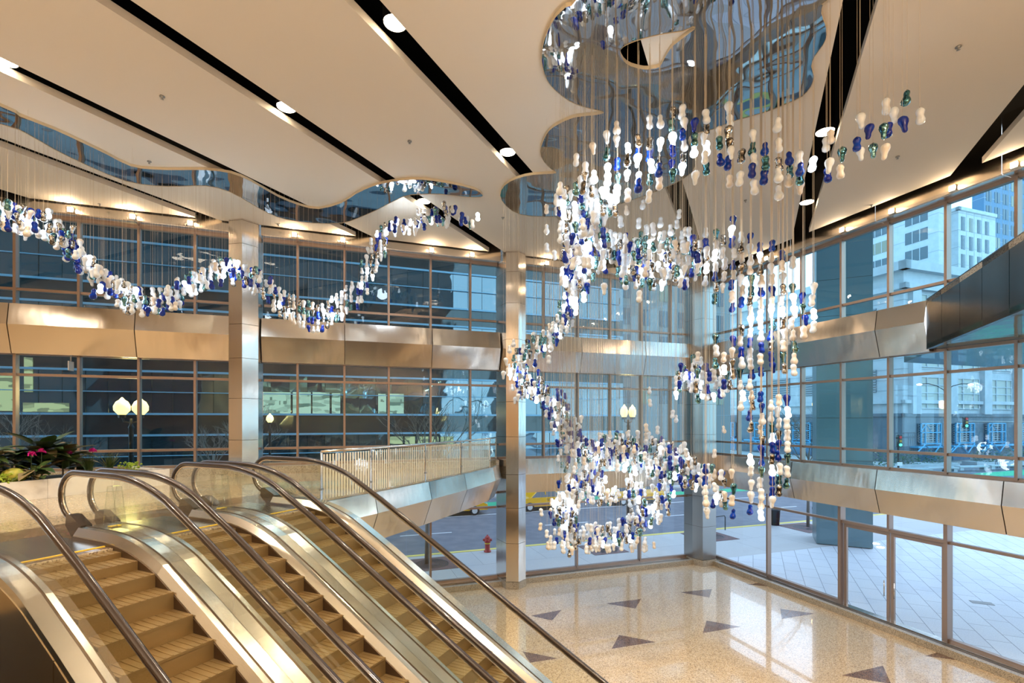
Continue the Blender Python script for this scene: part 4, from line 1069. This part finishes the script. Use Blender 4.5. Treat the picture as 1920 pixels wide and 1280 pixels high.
hydrant(ground(914, 1033) + Vector((0, 0, -.03)))

# taxis
def taxi(p, rz, label, van=False):
    t = empty('taxi', p, rz)
    L_, W_, H_ = (4.9, 1.85, 1.5) if not van else (5.2, 1.9, 1.85)
    hl_ = L_/2
    if not van:
        prof = [(-hl_, .35), (-hl_, .75), (-hl_+.25, .93), (-hl_+1.0, .98), (-.95, 1.42), (.55, 1.46), (1.25, 1.0), (hl_-.35, .88), (hl_, .70), (hl_, .35)]
        gl = [(-1.35, 1.0), (-.90, 1.38), (.50, 1.41), (1.12, 1.0)]
    else:
        prof = [(-hl_, .35), (-hl_, 1.0), (-hl_+.25, 1.65), (-hl_+.6, 1.82), (.7, 1.84), (1.55, 1.2), (hl_-.25, 1.0), (hl_, .78), (hl_, .35)]
        gl = [(-2.2, 1.12), (-2.0, 1.65), (.62, 1.70), (1.38, 1.18)]
    m = MB(); inset = lambda z: W_/2 - max(0, z-.95)*.28
    m.loft([[(x, -inset(z), z) for x, z in prof], [(x, -inset(z)*.0, z+.02) for x, z in prof], [(x, inset(z), z) for x, z in prof]]); m.build('car_body', M['taxi'], t)
    for sgn in (-1, 1):
        m = MB(); m.add([(x, sgn*(inset(z)+.008), z) for x, z in gl], [(0, 1, 2, 3)]); m.build('side_window', M['carglass'], t, fix=False)
        m = MB()
        for x in ((-.25,) if not van else (-1.0, .3)): m.box((x, sgn*(inset(1.2)+.012), 1.2), (.07, .01, .42))
        m.box((0, sgn*(W_/2+.004), .62), (L_*.55, .008, .03)); m.build('door_trim', M['taxi'], t)
    m = MB(); xw = gl[3][0]; m.add([(xw+.12, -.72, gl[3][1]), (xw+.12, .72, gl[3][1]), (gl[2][0]+.08, .66, gl[2][1]+.02), (gl[2][0]+.08, -.66, gl[2][1]+.02)], [(0, 1, 2, 3)]); m.build('windscreen', M['carglass'], t, fix=False)
    for x in (-hl_+.95, hl_-.95):
        for y in (-W_/2+.06, W_/2-.06):
            m = MB(); m.tube([(x, y-.11, .33), (x, y+.11, .33)], .33, 18); wh = m.build('wheel', M['tyre'], t)
            m = MB(); m.tube([(x, y-.118, .33), (x, y+.118, .33)], .20, 12); m.build('hubcap', M['white'], wh)
    m = MB(); m.box((-.1 if not van else -.4, 0, (1.53 if not van else 1.92)), (.22, .7, .14)); m.build('roof_sign', M['white'], t)
    for s_, mt in ((1, 'white'), (-1, 'signal_r')):
        for y in (-.7, .7): m = MB(); m.box((s_*(hl_+.005), y, .72), (.02, .26, .13)); m.build('lamp_lens', M[mt] if mt == 'white' else M['red'], t)
    tag(t, label, 'car', 'yellow taxis on the street')
    return t
def street(px, v, z=-.16): return P(u_of(px, P, v), v, z)
def lettering(txt, loc, rz, size, mt, parent):
    cu = bpy.data.curves.new('lettering', 'FONT'); cu.body = txt; cu.size = size; cu.extrude = .003; cu.align_x = 'CENTER'; cu.materials.append(mt)
    ob = bpy.data.objects.new('lettering', cu); C.objects.link(ob)
    bpy.context.view_layer.update(); me = bpy.data.meshes.new_from_object(ob.evaluated_get(bpy.context.evaluated_depsgraph_get())); bpy.data.objects.remove(ob)
    ob = bpy.data.objects.new('lettering', me); C.objects.link(ob); ob.parent = parent; ob.location = loc; ob.rotation_euler = (PI/2, 0, rz)
TV = -15.6
t1 = taxi(street(845, TV), TH, 'yellow taxi partly hidden by the landing edge, its front wheel left of the column')
t2 = taxi(street(1020, TV), TH, 'yellow taxi directly right of the tall column with door lettering')
t3 = taxi(street(1190, TV), TH, 'yellow taxi van with a round door emblem behind the lower pendants', True)
lettering('TAXI', (.1, -.945, .72), 0, .26, M['blackmetal'], t2)
m = MB(); m.tube([(-.9, -.955, .85), (-.9, -.965, .85)], .17, 20); em = m.build('door_emblem', M['blackmetal'], t3); m = MB(); m.tube([(-.9, -.966, .85), (-.9, -.972, .85)], .11, 20); m.build('emblem_disc', M['taxi'], em)

# street lamps
def globe_lamp(p, h, n, label, spread=.42, r=.22, acorn=True, power=60):
    t = empty('street_lamp', p, TH)
    m = MB(); m.lathe([(.26, 0), (.26, .15), (.17, .3), (.15, .8), (.10, .95), (.085, h-.5), (.11, h-.45), (.06, h-.35), (.05, h-.1)], n=12); m.build('post', M['blackmetal'], t, True)
    xs_ = [0] if n == 1 else [(-1 if i == 0 else 1)*spread for i in range(2)]
    if n > 1:
        m = MB(); m.tube([(-spread, 0, h+.02), (-spread*.8, 0, h-.22), (0, 0, h-.28), (spread*.8, 0, h-.22), (spread, 0, h+.02)], .035, 6); m.build('cross_arm', M['blackmetal'], t)
    for x in xs_:
        m = MB(); m.lathe([(.08, h), (.13, h+.05), (r, h+.22), (r*1.02, h+.38), (r*.72, h+.55), (r*.35, h+.62), (.02, h+.72)], (x, 0, 0), 14); m.build('globe', M['globe'], t, True)
        m = MB(); m.lathe([(.13, h-.08), (.14, h+.04), (.1, h+.06)], (x, 0, 0), 10); m.build('collar', M['blackmetal'], t)
    lamp('street_glow', 'POINT', p + Vector((0, 0, h+.9)), power, (1, .55, .2), .3)
    tag(t, label, 'street lamp')
def lampat(px, py, v): 
    q = P(u_of(px, P, v), v, 0); return q, EYE + (HZ-py)*q.y/F
q, hz = lampat(246, 778, -4.2); globe_lamp(Vector((q.x, q.y, -.03)), hz+.0, 2, 'ornate twin-globe street lamp glowing orange outside the windows left of the landing column', .30, .27, power=120)
q, hz = lampat(1178, 782, -4.4); globe_lamp(Vector((q.x, q.y, -.03)), hz, 2, 'twin-globe street lamp glowing orange behind the lower pendant swirl', .26, .20)
for px, py, lb in ((506, 792, 'small far street lamp glowing beside the landing column'), (1530, 765, 'single glowing lamp post seen left of the clad pier')):
    q, hz = lampat(px, py, -22 if px < 1000 else -8); globe_lamp(Vector((q.x, q.y, -.03)), hz, 1, lb, r=.25, power=20)
# cobra head lamp
def cobra(px, d, py_top, reach, label):
    x = (px-960)/F*d; h = EYE + (HZ-py_top)*d/F
    t = empty('street_lamp', (x, d, -.03))
    m = MB(); m.lathe([(.30, 0), (.3, .3), (.13, .5), (.09, h-1), (.07, h)], n=10); m.build('post', M['blackmetal'], t, True)
    for s_ in (-1, 1):
        m = MB(); m.tube([(0, 0, h-.4), (s_*reach*.3, 0, h+.2), (s_*reach*.65, 0, h+.5), (s_*reach, 0, h+.45)], .05, 6); m.build('arm', M['blackmetal'], t)
        m = MB(); m.lathe([(.02, .08), (.25, .02), (.28, -.05), (.15, -.14), (.02, -.16)], (s_*reach, 0, h+.42), 10); m.build('lamp_head', M['cobra'], t, True)
    tag(t, label, 'street lamp')
cobra(1772, 62, 726, 3.2, 'tall black double-arm street lamp in front of the pale stone building')
# traffic signals
def signal(px, py, d, label, pole=True, arm=None):
    p = ray_at(px, py, d); t = empty('traffic_light', (p.x, p.y, -.03))
    z = p.z
    m = MB(); m.box((0, 0, z), (.38, .3, 1.15)); m.build('housing', M['blackmetal'], t)
    for i, (mt, dz) in enumerate((('signal_r', .36), ('signal_y', 0), ('signal_g', -.36))):
        m = MB(); m.tube([(0, -.15, z+dz), (0, -.20, z+dz)], .13, 12); m.build('lens', M[mt] if pole != 'off' or i != 2 else M['gray'], t)
    if arm:
        m = MB(); m.tube([(0, .1, z+.1), (arm, .1, z-.05)], .08, 6); m.build('mast_arm', M['gray'], t)
        m = MB(); m.tube([(arm, .1, z+.1), (arm, .1, 0)], .14, 8); m.build('post', M['gray'], t)
    else:
        m = MB(); m.tube([(0, .1, z+.6), (0, .1, 0)], .09, 8); m.build('post', M['blackmetal'], t)
        m = MB(); m.box((0, -.05, z-2.2), (.5, .06, .35)); m.build('sign_plate', M['white'], t)
    tag(t, label, 'traffic light')
signal(1810, 791, 52, 'traffic light with a green lamp hanging on a long mast arm by the stone building', arm=13)
signal(1686, 826, 48, 'traffic light on a black post with a small white sign beneath')
# bike racks, trash can, tree pits, trees, bushes, benches
def rack(p, rz, lb):
    m = MB(); m.tube([(-.45, 0, 0), (-.45, 0, .78), (-.38, 0, .86), (.38, 0, .86), (.45, 0, .78), (.45, 0, 0)], .03, 6)
    o_ = m.build('bike_rack', M['blackmetal']); o_.location = p; o_.rotation_euler = (0, 0, rz); tag(o_, lb, 'bike rack')
rack(ground(1350, 994) + Vector((0, 0, -.03)), .5, 'black bike rack hoop right of the corner column')
for i, px in enumerate((1868, 1876, 1884)): rack(ground(px, 877, -.03), 1.0, 'black bike rack hoop by the far crossing, %s of three from the left' % ordn[i])
p = ground(1453, 984, -.03); t = empty('litter_bin', p); m = MB(); m.lathe([(.24, 0), (.30, .9), (.33, .95), (.30, 1.0), (.2, 1.02)], n=14); m.build('bin_body', M['blackmetal'], t, True); m = MB(); m.lathe([(.3, .98), (.22, 1.1), (.05, 1.14)], n=14); m.build('bin_lid', M['gray'], t, True); tag(t, 'black litter bin on the sidewalk right of the glass corner', 'litter bin')
def pit(px, py, w_, lb, h_=None):
    c = ground(px, py, -.03); t = empty('tree_pit', c, TH); n = 3
    m = MB(); m.box((0, 0, .008), (w_, w_, .016)); m.build('brick_bed', M['pit'], t)
    m = MB()
    for i in range(6):
        r0 = .2+i*.1; m.lathe([(r0, .02), (r0+.03, .024), (r0+.06, .02)], n=20, caps=False)
    m.build('grate_ring', M['blackmetal'], t)
    tag(t, lb, 'tree pit', None); return c
def tree(px, py, h, lb, seed, lean=0):
    c = ground(px, py, -.03); rr = random.Random(seed); t = empty('bare_tree', c)
    m = MB(); m.tube([(0, 0, 0), (.02, 0, h*.3), (.05+lean*.3, 0, h*.55)], .07, 8, radii=[.10, .075, .06]); m.build('trunk', M['bark'], t, True)
    m = MB()
    def br(p0, d, l, r, lev):
        p1 = p0+d*l; mid = (p0+p1)/2 + Vector((rr.uniform(-.06, .06)*l, rr.uniform(-.06, .06)*l, .05*l))
        m.tube([p0, mid, p1], r, 4, radii=[r, r*.8, r*.55])
        if lev <= 0: return
        for _ in range(3 if lev > 1 else 4):
            nd = (d + Vector((rr.uniform(-.8, .8), rr.uniform(-.8, .8), rr.uniform(-.2, .6)))).normalized()
            br(p0+(p1-p0)*rr.uniform(.5, 1), nd, l*rr.uniform(.5, .75), r*.55, lev-1)
    for k in range(6): br(Vector((.03+lean*.2, 0, h*rr.uniform(.3, .55))), Vector((rr.uniform(-.7, .7), rr.uniform(-.7, .7), 1)).normalized(), h*.28, .04, 3)
    m.build('branches', M['bark'], t); tag(t, lb, 'tree')
pit(900, 1062, 2.4, 'brown brick tree pit with an iron grate seen left of the tall column') if False else pit(810, 1057, 2.0, 'tree pit with iron grate outside, left of the tall column')
tree(800, 1057, 8.4, 'bare young tree in the pit left of the tall column', 3)
pit(1130, 1029, 1.9, 'tree pit under the lowest pendants of the swirl'); pit(1330, 1005, 2.2, 'tree pit hidden behind the corner column base')
pit(1512, 989, 2.3, 'reddish tree pit behind the clad pier'); tree(1515, 987, 8.2, 'bare tree standing left of the clad pier', 4)
tree(1480, 905, 8, 'bare tree farther off near the stone building base', 5); tree(470, 940, 8, 'bare tree just right of the landing column', 6); tree(40, 960, 8, 'bare tree at the left edge outside the window', 8); tree(400, 950, 7, 'bare tree left of the landing column', 9)
def bush(px, py, w_, h_, lb, seed, planter=True):
    c = ground(px, py, -.03); rr = random.Random(seed); t = empty('planter_bush', c)
    m = MB()
    for i in range(260):
        a = rr.uniform(0, 2*PI); r_ = rr.random()**.5*w_/2; z = .5+rr.random()*h_*(1-(r_/(w_/2))**2*.5); q = rr.uniform(0, 2*PI)
        b0 = (r_*math.cos(a), r_*math.sin(a)*.6, z); leaf(m, b0, (b0[0]+.28*math.cos(q), b0[1]+.28*math.sin(q), z+rr.uniform(-.1, .2)), .09, .03)
    tag(m.build('leaves', M['bush'], t, fix=False), kind='stuff')
    m = MB(); m.box((0, 0, .28), (w_*1.25, w_*.6, .56)); m.build('stone_box', M['stone'], t)
    tag(t, lb, 'planter')
bush(1642, 882, 4.5, 2.4, 'green bush in a stone box right of the clad pier', 1); bush(1698, 877, 3.6, 2.0, 'green bush in a stone box behind the traffic light', 2)
bush(1752, 875, 4, 2.2, 'green bush in a stone box left of the tall double lamp', 3); bush(1850, 872, 4, 2.0, 'green bush in a stone box behind the bike racks', 4); bush(1912, 871, 4, 2.4, 'green bush in a stone box at the right edge', 5)
for i, (px, py) in enumerate(((1712, 886), (1765, 884), (1822, 881), (1880, 879))):
    c = ground(px, py, -.03); t = empty('stone_bench', c, TH*.3); m = MB(); m.box((0, 0, .48), (4.2, .8, .18)); m.build('seat_slab', M['stone'], t)
    for x in (-1.7, 1.7): m = MB(); m.box((x, 0, .2), (.5, .6, .40)); m.build('leg', M['stone'], t)
    tag(t, 'pale stone bench on the far walk, %s of four from the left' % ordn[i], 'bench', None)
# plaza details
c = ground(1841, 1130, -.03); m = MB(); m.box((0, 0, .006), (.62, .30, .012)); o_ = m.build('drain_grate', M['gray']); o_.location = c; o_.rotation_euler = (0, 0, -.4); tag(o_, 'grey drain grate set in the plaza paving', 'drain grate')
for i, (px, py) in enumerate(((1642, 1019), (1651, 1026))):
    m = MB(); m.lathe([(.16, 0), (.16, .02), (.13, .025), (.0, .027)], n=14); o_ = m.build('ground_light', M['cobra'], None, True); o_.location = ground(px, py, -.03); tag(o_, 'round ground light in the plaza beside the clad pier, the %s one' % ('farther', 'nearer')[i], 'ground light')
